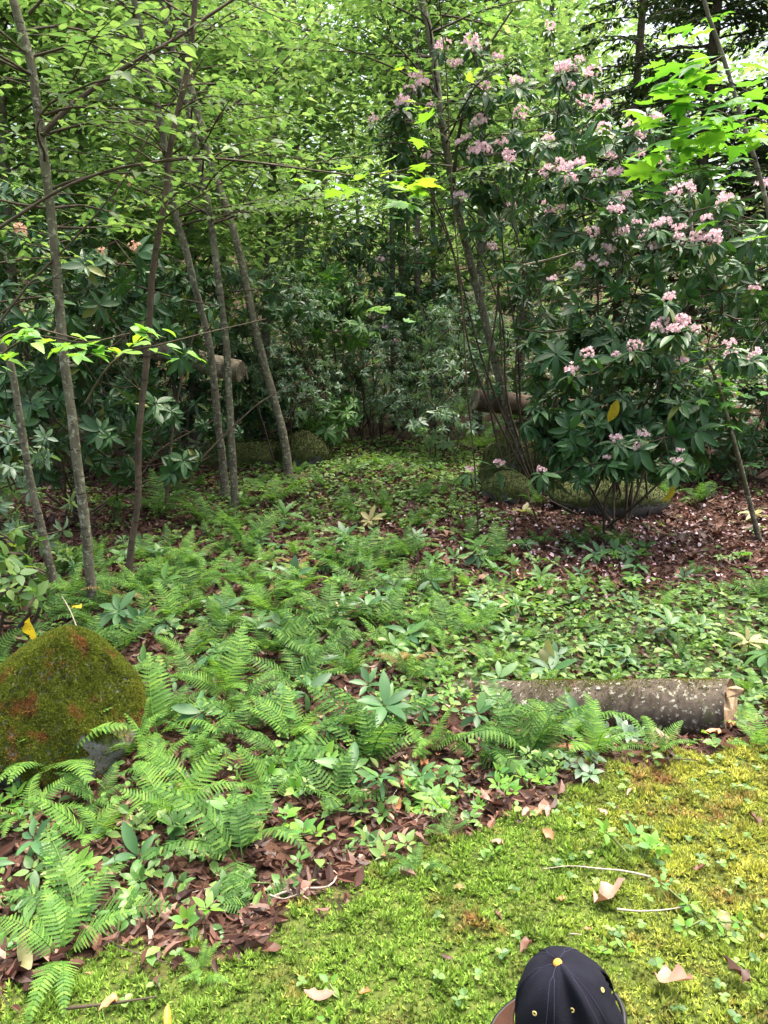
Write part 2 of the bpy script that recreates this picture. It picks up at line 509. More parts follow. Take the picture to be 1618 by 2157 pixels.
def mossmat(name, cg, cy, co, sc_=1.0):
    m, nt, N, L = newmat(name)
    tc = N.new('ShaderNodeTexCoord'); v = tc.outputs['Object']
    r = rnd(nt)
    sx = N.new('ShaderNodeSeparateXYZ'); L.new(v, sx.inputs[0])
    # more yellow towards the right of the bank, more green to the left
    g = math_(nt, 'ADD', math_(nt, 'MULTIPLY', math_(nt, 'SUBTRACT', sx.outputs['X'], .68), .45), noise(nt, 2.3 * sc_, 3, .6, v))
    c = mixc(nt, ramp_out(nt, g, [(0, 0, 0), (1, 1, 1)], [.42, .78]), cg, cy)
    n2 = noise(nt, 3.1 * sc_, 4, .65, v, .4)
    c = mixc(nt, ramp_out(nt, n2, [(0, 0, 0), (1, 1, 1)], [.54, .66]), c, co)
    c = mixc(nt, 1.0, c, ramp_out(nt, r, [(.35, .4, .4), (1.0, 1.0, 1.0), (1.8, 1.7, 1.7)]), 'MULTIPLY')
    n5 = noise(nt, 8 * sc_, 4, .7, v, .3)
    c = mixc(nt, 1.0, c, ramp_out(nt, n5, [(.40, .38, .40), (1.0, 1.0, 1.0), (1.35, 1.3, 1.3)], [.30, .48, .72]), 'MULTIPLY')
    p = N.new('ShaderNodeBsdfPrincipled'); L.new(c, p.inputs['Base Color']); p.inputs['Roughness'].default_value = .7
    p.inputs['Specular IOR Level'].default_value = .2
    t = N.new('ShaderNodeBsdfTranslucent'); L.new(mixc(nt, 1.0, c, (1.3, 1.4, .8), 'MULTIPLY'), t.inputs[0])
    mx = N.new('ShaderNodeMixShader'); mx.inputs[0].default_value = .3
    L.new(p.outputs[0], mx.inputs[1]); L.new(t.outputs[0], mx.inputs[2])
    o = N.new('ShaderNodeOutputMaterial'); L.new(mx.outputs[0], o.inputs[0])
    return m

M['moss'] = mossmat('bank_moss', (.165, .27, .045), (.33, .34, .07), (.23, .14, .06))
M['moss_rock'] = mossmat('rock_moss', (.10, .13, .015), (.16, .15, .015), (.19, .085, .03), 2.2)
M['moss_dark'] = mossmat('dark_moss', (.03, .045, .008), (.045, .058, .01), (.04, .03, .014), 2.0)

def groundmat():
    m, nt, N, L = newmat('forest_floor')
    tc = N.new('ShaderNodeTexCoord'); v = tc.outputs['Object']
    at_ = N.new('ShaderNodeAttribute'); at_.attribute_name = 'moss'
    ag = N.new('ShaderNodeAttribute'); ag.attribute_name = 'green'
    vo = N.new('ShaderNodeTexVoronoi'); vo.inputs['Scale'].default_value = 22; L.new(v, vo.inputs['Vector'])
    sp = N.new('ShaderNodeSeparateColor'); L.new(vo.outputs['Color'], sp.inputs[0])
    lit = ramp_out(nt, sp.outputs[0], [(.022, .013, .009), (.045, .022, .015), (.075, .038, .026), (.11, .06, .04)])
    lit = mixc(nt, .5, lit, ramp_out(nt, noise(nt, 60, 4, .6, v), [(.4, .4, .4), (1.4, 1.4, 1.4)]), 'MULTIPLY')
    mo = ramp_out(nt, noise(nt, 40, 5, .7, v), [(.03, .045, .009), (.11, .145, .025)], [.35, .7])
    c = mixc(nt, at_.outputs['Fac'], lit, mo)
    gr = ramp_out(nt, noise(nt, 25, 4, .6, v), [(.02, .035, .01), (.06, .095, .022)], [.35, .7])
    c = mixc(nt, ag.outputs['Fac'], c, gr)
    p = N.new('ShaderNodeBsdfPrincipled'); L.new(c, p.inputs['Base Color']); p.inputs['Roughness'].default_value = .9
    p.inputs['Specular IOR Level'].default_value = .2
    b = N.new('ShaderNodeBump'); b.inputs['Strength'].default_value = .9; b.inputs['Distance'].default_value = .012
    L.new(math_(nt, 'ADD', noise(nt, 45, 5, .65, v), vo.outputs['Distance']), b.inputs['Height']); L.new(b.outputs[0], p.inputs['Normal'])
    o = N.new('ShaderNodeOutputMaterial'); L.new(p.outputs[0], o.inputs[0])
    return m
M['ground'] = groundmat()

# ------------------------------------------------------------------ ground sheet
def axis(segs):
    out = [segs[0][0]]
    for a, b, st in segs:
        n = max(1, int(round((b - a) / st)))
        out += list(a + (b - a) * (np.arange(n) + 1) / n)
    return np.array(out)

gx = axis([(-300, -40, 20), (-40, -8, 2), (-8, -2.6, .18), (-2.6, 2.8, .03), (2.8, 8, .18), (8, 40, 2), (40, 300, 20)])
gy = axis([(-60, -4, 4), (-4, .8, .2), (.8, 4.0, .03), (4.0, 14, .12), (14, 40, .7), (40, 120, 4), (120, 500, 25)])
GX, GY = np.meshgrid(gx, gy)
GZ = H(GX, GY)
nx, ny = len(gx), len(gy)
V = np.stack([GX.ravel(), GY.ravel(), GZ.ravel()], 1)
i, j = np.meshgrid(np.arange(ny - 1), np.arange(nx - 1), indexing='ij')
q = (i * nx + j).ravel()
me = mesh_from('ground', V, np.stack([q, q + 1, q + nx + 1, q + nx], 1), True, M['ground'])

def mossmask(x, y):
    s = edge(x) - y + .05 * wob(x * 3, y * 3) + .05 * np.sin(x * 7 + 1) + .10 * wob(x * 6 + 1, y * 7) + .05 * np.sin(x * 31 + y * 13) * np.sin(y * 29)
    return sm(s / .14 + .4)

def pathgreen(x, y):
    a = sm((y - 7) / 4) * (.35 + .5 * wob(x * 2, y * 2))
    b = sm((x + .1) / .6) * sm((y - 3.3) / .5) * sm((5.6 - y) / .8) * .9
    return np.clip(np.maximum(a * (1 - sm((np.abs(x) - 1.6) / .8)) * (1 - sm((y - 13) / 1)), b), 0, 1)

for nm, val in (('moss', mossmask(V[:, 0], V[:, 1])), ('green', pathgreen(V[:, 0], V[:, 1]) * (1 - mossmask(V[:, 0], V[:, 1])))):
    a = me.attributes.new(nm, 'FLOAT', 'POINT'); a.data.foreach_set('value', np.asarray(val, np.float32))
g = put('ground', me, kind='structure')

def hslope(x, y):
    e = .04
    return nrm(np.stack([-(H(x + e, y) - H(x - e, y)) / (2 * e), -(H(x, y + e) - H(x, y - e)) / (2 * e), np.ones_like(x)], -1))

# ------------------------------------------------------------------ moss carpet
def tuft_tpl(k, seed, h=1.0, w=.16, spread=.7):
    rg = np.random.default_rng(seed); V = []; Fc = []
    for i in range(k):
        a = 2 * math.pi * i / k + rg.uniform(-.3, .3); s_ = spread * rg.uniform(.4, 1.1); z = h * rg.uniform(.45, 1.0)
        c, s2 = math.cos(a), math.sin(a)
        b = len(V)
        V += [[-s2 * w + c * .05, c * w + s2 * .05, .1], [s2 * w + c * .05, -c * w + s2 * .05, .1], [c * s_, s2 * s_, z]]
        Fc.append([b, b + 1, b + 2])
    return np.array(V, float), np.array(Fc)
TUFT = [tuft_tpl(7, 1), tuft_tpl(6, 2, .8), tuft_tpl(7, 3, 1.2, .13, .55)]

def scatter_moss(n):
    x = RNG.uniform(-2.2, 3.0, n); y = 1.0 + 2.9 * RNG.uniform(0, 1, n) ** 1.15
    keep = RNG.uniform(0, 1, n) < mossmask(x, y)
    x, y = x[keep], y[keep]
    d = np.abs(wob(x * 6, y * 6))
    S = RNG.uniform(.010, .022, len(x)) * (.7 + .8 * d) * (1 + .18 * (y - 1.2))
    P = np.stack([x, y, H(x, y) - .002 + .012 * d], 1)
    N = nrm(hslope(x, y) + RNG.normal(0, .25, (len(x), 3)))
    D = nrm(RNG.normal(0, 1, (len(x), 3)) * [1, 1, .1])
    D = nrm(D - N * (D * N).sum(1, keepdims=True))
    return P, frames(D, N), S
P, Rm, S = scatter_moss(150000)
V, Fc = merge(TUFT, P, Rm, S)
put('moss', mesh_from('moss', V, Fc, False, M['moss']), kind='stuff')

# leaf litter on the whole floor
n = 62000
x = RNG.uniform(-4.2, 4.6, n); y = 1.3 + 11.5 * RNG.uniform(0, 1, n) ** 1.8
keep = (RNG.uniform(0, 1, n) > mossmask(x, y) * 1.02) & (RNG.uniform(0, 1, n) > pathgreen(x, y) * .6)
x, y = x[keep], y[keep]
S = RNG.uniform(.028, .07, len(x)) * (1 + .05 * y)
N = nrm(hslope(x, y) + RNG.normal(0, .55, (len(x), 3)))
D = nrm(RNG.normal(0, 1, (len(x), 3)) * [1, 1, .2])
V, Fc = merge(DEAD_LO, np.stack([x, y, H(x, y) + .012 + RNG.uniform(0, .015, len(x))], 1), frames(D, N), S)
put('leaf_litter', mesh_from('leaf_litter', V, Fc, False, M['dead']), kind='stuff')

# low green plants between the ferns
def cover_density(x, y):
    d = .22 + .35 * wob(x * 2.1 + 3, y * 2.4)
    d = d + 1.1 * sm((x + .2) / .5) * sm((y - 3.25) / .25) * sm((5.4 - y) / .7)
    d = d + .5 * sm((y - 6.5) / 1.5) * sm((x + 2.2) / .5) * sm((1.6 - x) / .5)
    # the bare reddish slope below the right hand rhododendron
    d = d * (1 - .85 * sm((x - .9) / .5) * sm((y - 5.3) / .3) * sm((8.5 - y) / .5))
    d = d * (1 - .6 * sm((-(y - edge(x)) + .65) / .35) * sm((1.3 - x) / .4))
    return np.clip(d, 0, 1) * (1 - mossmask(x, y))
n = 30000
x = RNG.uniform(-4.0, 4.6, n); y = 1.5 + 11 * RNG.uniform(0, 1, n) ** 1.35
keep = RNG.uniform(0, 1, n) < cover_density(x, y)
x, y = x[keep], y[keep]
P0 = np.stack([x, y, H(x, y)], 1)
fo = Fol()
for k in range(3):
    m = RNG.uniform(0, 1, len(x)) < .75
    az = RNG.uniform(0, 2 * np.pi, m.sum())
    D = np.stack([np.cos(az), np.sin(az), RNG.uniform(-.2, .5, m.sum())], 1)
    N = nrm(np.stack([RNG.normal(0, .4, m.sum()), RNG.normal(0, .4, m.sum()), np.ones(m.sum())], 1))
    fo.P.append(P0[m] + np.stack([RNG.normal(0, .01, m.sum()), RNG.normal(0, .01, m.sum()), RNG.uniform(.01, .075, m.sum())], 1))
    fo.D.append(D); fo.N.append(N); fo.S.append(RNG.uniform(.022, .055, m.sum()) * (1 + .07 * y[m]))
P, D, N, S = fo.get()
V, Fc = merge(BROAD_LO, P, frames(D, N), S)
put('ground_cover', mesh_from('ground_cover', V, Fc, False, M['cover']), kind='stuff')

# clover and tiny leaves sitting in the moss, plus grass blades
n = 1700
x = RNG.uniform(-1.8, 2.8, n); y = 1.0 + 2.6 * RNG.uniform(0, 1, n)
keep = (RNG.uniform(0, 1, n) < mossmask(x, y) * (.06 + .75 * sm((x - .2) / 1.2) + .3 * (wob(x * 3 + 5, y * 3) > .3)))
x, y = x[keep], y[keep]
az = RNG.uniform(0, 2 * np.pi, len(x))
fo = Fol()
for k in range(3):
    a = az + k * 2.1
    fo.P.append(np.stack([x, y, H(x, y) + .022], 1)); fo.D.append(np.stack([np.cos(a), np.sin(a), np.full(len(x), .15)], 1))
    fo.N.append(nrm(np.stack([RNG.normal(0, .2, len(x)), RNG.normal(0, .2, len(x)), np.ones(len(x))], 1)))
    fo.S.append(RNG.uniform(.012, .026, len(x)))
P, D, N, S = fo.get()
CLOVER = [leaf_tpl(.85, 4, .15, .1)]
V, Fc = merge(CLOVER, P, frames(D, N), S)
put('clover', mesh_from('clover', V, Fc, False, M['cover']), kind='stuff')

n = 9000
x = RNG.uniform(-1.8, 3.2, n); y = 1.1 + 3.4 * RNG.uniform(0, 1, n)
keep = RNG.uniform(0, 1, n) < mossmask(x, y) * np.clip(.10 + 1.2 * (wob(x * 2.6 + 2, y * 3.1) - .25), .02, 1) + .04
x, y = x[keep], y[keep]
GRASS = [(np.array([[-.035, 0, 0], [.035, 0, 0], [.02, .1, .5], [-.02, .1, .5], [0, .4, .95]], float), np.array([[0, 1, 2], [0, 2, 3], [3, 2, 4]]))]
az = RNG.uniform(0, 2 * np.pi, len(x))
V, Fc = merge(GRASS, np.stack([x, y, H(x, y)], 1), frames(np.stack([np.cos(az), np.sin(az), np.zeros(len(x))], 1), np.stack([RNG.normal(0, .25, len(x)), RNG.normal(0, .25, len(x)), np.ones(len(x))], 1)), RNG.uniform(.03, .085, len(x)))
put('grass', mesh_from('grass', V, Fc, False, M['grass']), kind='stuff')

# fallen petals under the right hand rhododendron
n = 650
c = np.array([ground(1150, 1110), ground(1300, 1130), ground(1500, 1100), ground(1150, 1180), ground(1450, 1180), ground(1010, 1090), ground(760, 960)])
k = RNG.integers(0, len(c), n)
x = c[k, 0] + RNG.normal(0, .55, n); y = c[k, 1] + RNG.normal(0, .5, n)
D = nrm(RNG.normal(0, 1, (n, 3)) * [1, 1, .3]); N = nrm(RNG.normal(0, .5, (n, 3)) + [0, 0, 1])
V, Fc = merge([leaf_tpl(.8, 4, .3, .3)], np.stack([x, y, H(x, y) + .035], 1), frames(D, N), RNG.uniform(.02, .045, n))
put('fallen_petals', mesh_from('fallen_petals', V, Fc, False, M['petal']), kind='stuff')
# ------------------------------------------------------------------ rocks and logs
def rockmat(name, moss=.5):
    m, nt, N, L = newmat(name)
    tc = N.new('ShaderNodeTexCoord'); v = tc.outputs['Object']
    g = N.new('ShaderNodeNewGeometry'); sx = N.new('ShaderNodeSeparateXYZ'); L.new(g.outputs['Normal'], sx.inputs[0])
    c = ramp_out(nt, noise(nt, 9, 5, .65, v), [(.045, .045, .038), (.12, .12, .105), (.22, .23, .20)], [.3, .55, .75])
    f = math_(nt, 'ADD', math_(nt, 'MULTIPLY', sx.outputs['Z'], .45), noise(nt, 4, 4, .6, v))
    mo = ramp_out(nt, noise(nt, 30, 4, .6, v), [(.025, .035, .008), (.08, .10, .015)], [.35, .7])
    c = mixc(nt, ramp_out(nt, f, [(0, 0, 0), (1, 1, 1)], [1 - moss, 1.1 - moss]), c, mo)
    p = N.new('ShaderNodeBsdfPrincipled'); L.new(c, p.inputs['Base Color']); p.inputs['Roughness'].default_value = .9
    b = N.new('ShaderNodeBump'); b.inputs['Strength'].default_value = .9; b.inputs['Distance'].default_value = .015
    L.new(noise(nt, 28, 6, .65, v), b.inputs['Height']); L.new(b.outputs[0], p.inputs['Normal'])
    o = N.new('ShaderNodeOutputMaterial'); L.new(p.outputs[0], o.inputs[0])
    return m
M['rock'] = rockmat('mossy_rock', .62)
M['rock_bare'] = rockmat('grey_rock', .30)

def ico(sub):
    import bmesh
    bm = bmesh.new(); bmesh.ops.create_icosphere(bm, subdivisions=sub, radius=1)
    V = np.array([v.co[:] for v in bm.verts]); Fc = np.array([[v.index for v in f.verts] for f in bm.faces]); bm.free()
    return V, Fc

def boulder(name, label, c, r, prof=None, rot=0, seed=0, mat=None, moss=None, ntuft=0, power=1.0, facets=6, tuftmask=None, tsize=(.007, .013)):
    V, Fc = ico(5)
    rg = np.random.default_rng(seed)
    d = np.ones(len(V)) * 1.06
    for k in range(facets):                       # flatten against random planes: a broken stone, not a ball
        n_ = nrm(rg.normal(0, 1, 3)); h_ = rg.uniform(.72, .92)
        dd = V @ n_
        d = np.minimum(d, np.where(dd > .05, h_ / np.maximum(dd, .05), 9))
    for k in range(14):
        n_ = nrm(rg.normal(0, 1, 3)); f_ = rg.uniform(2, 11)
        d = d + .025 / (1 + f_ * .25) * np.sin(V @ n_ * f_ + rg.uniform(0, 6))
    V = V * d[:, None] * np.array(r)
    if prof is not None: V[:, 2] *= np.interp(V[:, 0], prof[0], prof[1])
    ca, sa = math.cos(rot), math.sin(rot)
    V = V @ np.array([[ca, sa, 0], [-sa, ca, 0], [0, 0, 1]])
    t = thing(name, label, 'rock', c)
    put('stone', mesh_from('stone', V, Fc, True, mat or M['rock']), t)
    if ntuft:
        nn = nrm(np.cross(V[Fc[:, 1]] - V[Fc[:, 0]], V[Fc[:, 2]] - V[Fc[:, 0]]))
        ar = np.linalg.norm(np.cross(V[Fc[:, 1]] - V[Fc[:, 0]], V[Fc[:, 2]] - V[Fc[:, 0]]), axis=1)
        cen = V[Fc].mean(1)
        w = ar * (nn[:, 2] > -.25)
        if tuftmask is not None: w = w * tuftmask(cen + np.asarray(c))
        idx = RNG.choice(len(Fc), ntuft, p=w / w.sum())
        b = RNG.dirichlet([1, 1, 1], ntuft)
        P = (V[Fc[idx]] * b[:, :, None]).sum(1)
        N = nrm(nn[idx] + RNG.normal(0, .25, (ntuft, 3)))
        D = nrm(np.cross(N, RNG.normal(0, 1, (ntuft, 3))))
        Vm, Fm = merge(TUFT, P, frames(D, N), RNG.uniform(tsize[0], tsize[1], ntuft))
        put('moss_cushion', mesh_from('moss_cushion', Vm, Fm, False, moss or M['moss_rock']), t, kind='stuff')
    return t

bc = at(98, 1500, 3.15); bc[2] = float(H(bc[0], bc[1])) + .13
def bare_corner(Pw):
    # the moss has come away from the lower right corner
    px, py, _ = project(Pw)
    d = (Pw[:, 0] - bc[0] - .36) ** 2 / .10 ** 2 + (Pw[:, 2] - bc[2] + .06) ** 2 / .12 ** 2
    b = (wob(Pw[:, 0] * 5 + 2, Pw[:, 2] * 6 + Pw[:, 1] * 3) > .62) & (Pw[:, 2] < bc[2] + .12)
    return np.where((d < 1 + .4 * np.sin(Pw[:, 0] * 60) * np.sin(Pw[:, 2] * 70)) | b, .06, 1.0)
boulder('mossy_boulder', 'large boulder under thick olive and rust moss with a bare grey corner', bc,  (.41, .42, .35), ([-.5, -.25, -.1, .06, .18, .28, .38, .5], [.5, .72, .95, 1.14, 1.12, 1.0, .8, .6]), .0, 21, M['rock_bare'], M['moss_rock'], 34000, facets=16, tuftmask=bare_corner, tsize=(.009, .018))
c2 = ground(1290, 1085); c2 = c2 + [0, .35, .10]
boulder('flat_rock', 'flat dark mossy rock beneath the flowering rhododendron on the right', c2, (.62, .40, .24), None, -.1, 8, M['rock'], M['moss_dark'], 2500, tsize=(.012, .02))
c3 = ground(640, 985); c3 = c3 + [0, .3, .12]
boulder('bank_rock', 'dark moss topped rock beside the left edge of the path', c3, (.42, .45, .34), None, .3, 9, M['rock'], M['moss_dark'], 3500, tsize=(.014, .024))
c4 = ground(520, 1000); c4 = c4 + [-.2, .9, .1]
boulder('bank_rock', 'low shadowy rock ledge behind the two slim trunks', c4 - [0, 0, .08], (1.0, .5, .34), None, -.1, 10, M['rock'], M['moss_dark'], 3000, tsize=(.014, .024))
c5 = ground(1080, 1065); c5 = c5 + [0, .35, .05]
boulder('bank_rock', 'small dark rock at the foot of the large leaning tree', c5, (.28, .3, .26), None, .5, 12, M['rock'], M['moss_dark'], 1200, tsize=(.012, .02))
c6 = ground(655, 1008)
boulder('pale_stone', 'flat pale stone in front of the dark rock beside the path', c6 + [0, -.05, .02], (.22, .12, .05), None, .1, 14, M['rock_bare'])

c7 = at(1090, 905, 9.2); c7[2] = float(H(c7[0], c7[1])) + .2
boulder('bank_rock', 'dark rock holding up the pale sawn log behind the leaning tree', c7, (.55, .4, .55), None, .4, 31, M['rock'], M['moss_dark'], 2500, tsize=(.014, .024))
# fallen log across the front
M['log'] = barkmat('log_bark', (.10, .082, .062), (.04, .031, .023), (.28, .28, .22), .58, .62, 1.5, False)
M['cut'] = solid('cut_wood', (.40, .28, .17), .8, .2, .4, 30, .5, None, 120)
M['lichen'] = solid('white_lichen', (.45, .46, .40), .9, .1, .2, 60, .5)
def make_log():
    A = at(700, 1482, 4.0); B = at(1540, 1497, 3.14)
    pts = [A, A * .75 + B * .25 + [0, 0, .006], A * .5 + B * .5 + [0, .012, -.006], A * .25 + B * .75 + [0, 0, .008], B]
    pts = resample(pts, .025)
    n = len(pts); u = np.linspace(0, 1, n)
    r = .122 + .016 * u + .005 * np.sin(u * 15) + .003 * np.sin(u * 31 + 1)
    t = thing('fallen_log', 'thick grey lichen spotted log lying among ferns at the mossy bank', 'log', [*pts[n // 2][:2], pts[n // 2][2]])
    base = np.array(t.location)
    V, Fc = tube(pts - base, r, 28, .008, False, 3)
    T0 = nrm(pts[-1] - pts[-4])
    for k_ in range(10):                              # the saw went through at a slant
        i0 = (n - 1 - k_) * 28; cc = pts[n - 1 - k_] - base
        V[i0:i0 + 28] += T0 * ((V[i0:i0 + 28] - cc)[:, 1:2] * .20 * (1 - k_ / 10))
    put('bark', mesh_from('bark', V, Fc, True, M['log']), t)
    # sawn end with a felling notch and a splintered hinge
    T = nrm(pts[-1] - pts[-4]); c = pts[-1] - base
    X = nrm(np.cross(T, [0, 0, 1])); Z = np.cross(X, T)
    ang = np.linspace(0, 2 * np.pi, 28, endpoint=False)
    ring = c + (np.outer(np.cos(ang), X) + np.outer(np.sin(ang), Z)) * r[-1] * .985 - T * .004
    depth = np.where(np.sin(ang) > .45, -.035, .004)
    ring2 = c + (np.outer(np.cos(ang), X) + np.outer(np.sin(ang), Z)) * r[-1] * .90 + T[None] * depth[:, None]
    ring = ring + T * ((ring - c)[:, 1:2] * .20); ring2 = ring2 + T * ((ring2 - c)[:, 1:2] * .20)
    V = np.concatenate([ring, ring2, [c + T * .006]]); k = 28
    j = np.arange(k); j2 = (j + 1) % k
    Fc = np.concatenate([np.stack([j, j2, k + j2], 1), np.stack([j, k + j2, k + j], 1), np.stack([k + j, k + j2, np.full(k, 2 * k)], 1)])
    put('cut_end', mesh_from('cut_end', V, Fc, False, M['cut']), t)
    sp = [c + Z * r[-1] * .62 + T * -.01, c + Z * r[-1] * .66 + T * .035, c + Z * r[-1] * .72 + T * .06]
    V, Fc = tube(np.array(sp), [.030, .022, .004], 6, .2)
    put('splinter', mesh_from('splinter', V, Fc, False, M['cut']), t)
    for (px, py, s_) in ((905, 1460, .024), (1000, 1458, .016), (1050, 1462, .012), (1105, 1480, .018), (975, 1450, .012), (1070, 1473, .014), (940, 1445, .010), (1135, 1468, .009), (1260, 1450, .011), (1060, 1495, .010)):
        u_ = (px - 700) / 845; i_ = int(np.clip(u_, 0, 1) * (n - 1))
        d = -nrm(ray(px, py)); cc = pts[i_]
        # the point where the sight line meets the log's side
        o_ = np.array([0, 0, CAMZ]); dr = nrm(ray(px, py)); Tl = nrm(pts[min(i_ + 1, n - 1)] - pts[max(i_ - 1, 0)])
        dp = dr - Tl * (dr @ Tl); oc = (o_ - cc) - Tl * ((o_ - cc) @ Tl)
        a_, b_, c_ = dp @ dp, 2 * dp @ oc, oc @ oc - r[i_] ** 2
        disc = b_ * b_ - 4 * a_ * c_
        if disc < 0: continue
        p = o_ + dr * ((-b_ - math.sqrt(disc)) / (2 * a_))
        nn = nrm((p - cc) - Tl * ((p - cc) @ Tl))
        X = nrm(np.cross(nn, [0, 0, 1.])); Y = np.cross(nn, X); kk = 11
        ang = np.linspace(0, 2 * np.pi, kk, endpoint=False); rr = s_ * RNG.uniform(.65, 1.15, kk)
        ring = p + np.outer(np.cos(ang) * rr, X) + np.outer(np.sin(ang) * rr, Y) - nn * .001
        ring2 = p + (np.outer(np.cos(ang) * rr, X) + np.outer(np.sin(ang) * rr, Y)) * .8 + nn * .003
        V = np.concatenate([ring, ring2, [p + nn * .004]]) - base; j = np.arange(kk); j2 = (j + 1) % kk
        Fc = np.concatenate([np.stack([j, j2, kk + j2], 1), np.stack([j, kk + j2, kk + j], 1), np.stack([kk + j, kk + j2, np.full(kk, 2 * kk)], 1)])
        put('lichen_patch', mesh_from('lichen_patch', V, Fc, False, M['lichen']), t)
    # moss on the upper side
    nn_ = 2600
    u_ = np.concatenate([RNG.normal(.75, .05, 900), RNG.normal(.62, .035, 600), RNG.normal(.95, .025, 500), RNG.uniform(.3, 1, 600)]).clip(.02, .99)
    i_ = (u_ * (n - 1)).astype(int)
    th = RNG.normal(1.75, .5, nn_)
    Tl = nrm(np.gradient(pts, axis=0))[i_]; X = nrm(np.cross(Tl, [0, 0, 1.])); Z = np.cross(X, Tl)
    nv = X * np.cos(th)[:, None] + Z * np.sin(th)[:, None]
    P = pts[i_] + nv * r[i_][:, None] * .99 - base + (pts[np.minimum(i_ + 1, n - 1)] - pts[i_]) * RNG.uniform(0, 1, (nn_, 1))
    V, Fc = merge(TUFT, P, frames(Tl, nrm(nv + RNG.normal(0, .2, nv.shape))), RNG.uniform(.006, .011, nn_))
    put('moss_cushion', mesh_from('moss_cushion', V, Fc, False, M['moss_rock']), t, kind='stuff')
make_log()

def far_log(label, pts, rad, mat, cutmat, endat=-1, splint=False):
    pts = resample(pts, .12); n = len(pts)
    r = np.linspace(rad[0], rad[1], n) * (1 + .05 * np.sin(np.arange(n) * .9))
    base = pts[0]
    t = thing('fallen_log', label, 'log', base)
    V, Fc = tube(pts - base, r, 14, .03, False, 5)
    put('bark', mesh_from('bark', V, Fc, True, mat), t)
    for e, q in ((0, 1), (n - 1, n - 2)):
        T = nrm(pts[e] - pts[q])
        a = T * .012
        V, Fc = tube(np.array([pts[e] - T * .01, pts[e] + a]) - base, [r[e] * .98, r[e] * .93], 14, .02)
        put('cut_end', mesh_from('cut_end', V, Fc, False, cutmat), t)
    return t
M['log_grey'] = barkmat('weathered_log', (.20, .17, .12), (.075, .06, .042), (.32, .30, .23), .6, .66, .7)
far_log('moss dark log with a pale sawn end behind the large leaning tree', [at(1002, 842, 8.9), at(1120, 856, 9.1), at(1250, 868, 9.5), at(1400, 884, 10.2)], (.125, .16), M['bark_dark'], M['log_grey'])
fl = far_log('weathered pale log with a ragged end hanging behind the slim trunks', [at(505, 782, 8.9), at(450, 768, 9.0), at(380, 748, 9.2), at(250, 728, 9.6)], (.125, .10), M['log_grey'], M['log_grey'])
b0 = np.array(fl.location)
for k in range(14):
    p = at(470 + k * 3.6, 782 + RNG.normal(0, 5), 8.84 + .02 * k) - b0
    V, Fc = tube(np.array([p + [0, 0, .06], p, p - [RNG.uniform(-.03, .03), 0, RNG.uniform(.08, .16)]]), [.03, .025, .006], 5, .2)
    put('splinter', mesh_from('splinter', V, Fc, False, M['log_grey']), fl)

# ------------------------------------------------------------------ broadleaved trees
def branch_spray(fol, tw, start, az, L, rise=.5, ls=.075, r0=.009, tstep=.13, lstep=.05, planar=.18, new=True):
    n = 7; p = np.array(start, float); d = np.array([math.cos(az), math.sin(az), rise]); d = nrm(d); pts = [p]
    for k in range(n):
        d = nrm(d + [RNG.normal(0, .12), RNG.normal(0, .12), -rise * .16 + RNG.normal(0, .05)])
        p = p + d * L / n; pts.append(p)
    pts = np.array(pts)
    if new: tw.start()
    tw.line(pts, r0, .0018)
    nt_ = int(L * .8 / tstep); sd = 1
    for k in range(nt_):
        t = .18 + .82 * (k + .5) / nt_
        f = t * n; i = min(int(f), n - 1); q = pts[i] * (1 - (f - i)) + pts[i + 1] * (f - i)
        T = nrm(pts[i + 1] - pts[i]); side = nrm(np.cross(T, [0, 0, 1.])) * sd; sd = -sd
        dd = nrm(T * .7 + side * RNG.uniform(.5, 1) + [0, 0, RNG.normal(0, planar)])
        tl = L * .34 * (1.15 - t) * RNG.uniform(.6, 1.2) + .08
        e = q + dd * tl * .5 + [0, 0, -.01]; e2 = q + dd * tl + [0, 0, -.04 * tl]
        tw.seg(q, e, .0022, .0016); tw.seg(e, e2, .0016, .001)
        nl = max(2, int(tl / lstep)); u = (np.arange(nl) + .7) / nl
        P = q + (e2 - q) * u[:, None]
        s2 = np.where(np.arange(nl) % 2 == 0, 1, -1)[:, None]
        sv = nrm(np.cross(dd, [0, 0, 1.]))
        D = nrm(dd * .8 + sv * s2 * RNG.uniform(.4, .9, (nl, 1)) + np.c_[RNG.normal(0, .1, (nl, 2)), RNG.normal(-.12, .18, nl)])
        N = nrm(np.c_[RNG.normal(0, .28, (nl, 2)), np.ones(nl)])
        fol.add(P, D, N, RNG.uniform(.7, 1.2, nl) * ls)

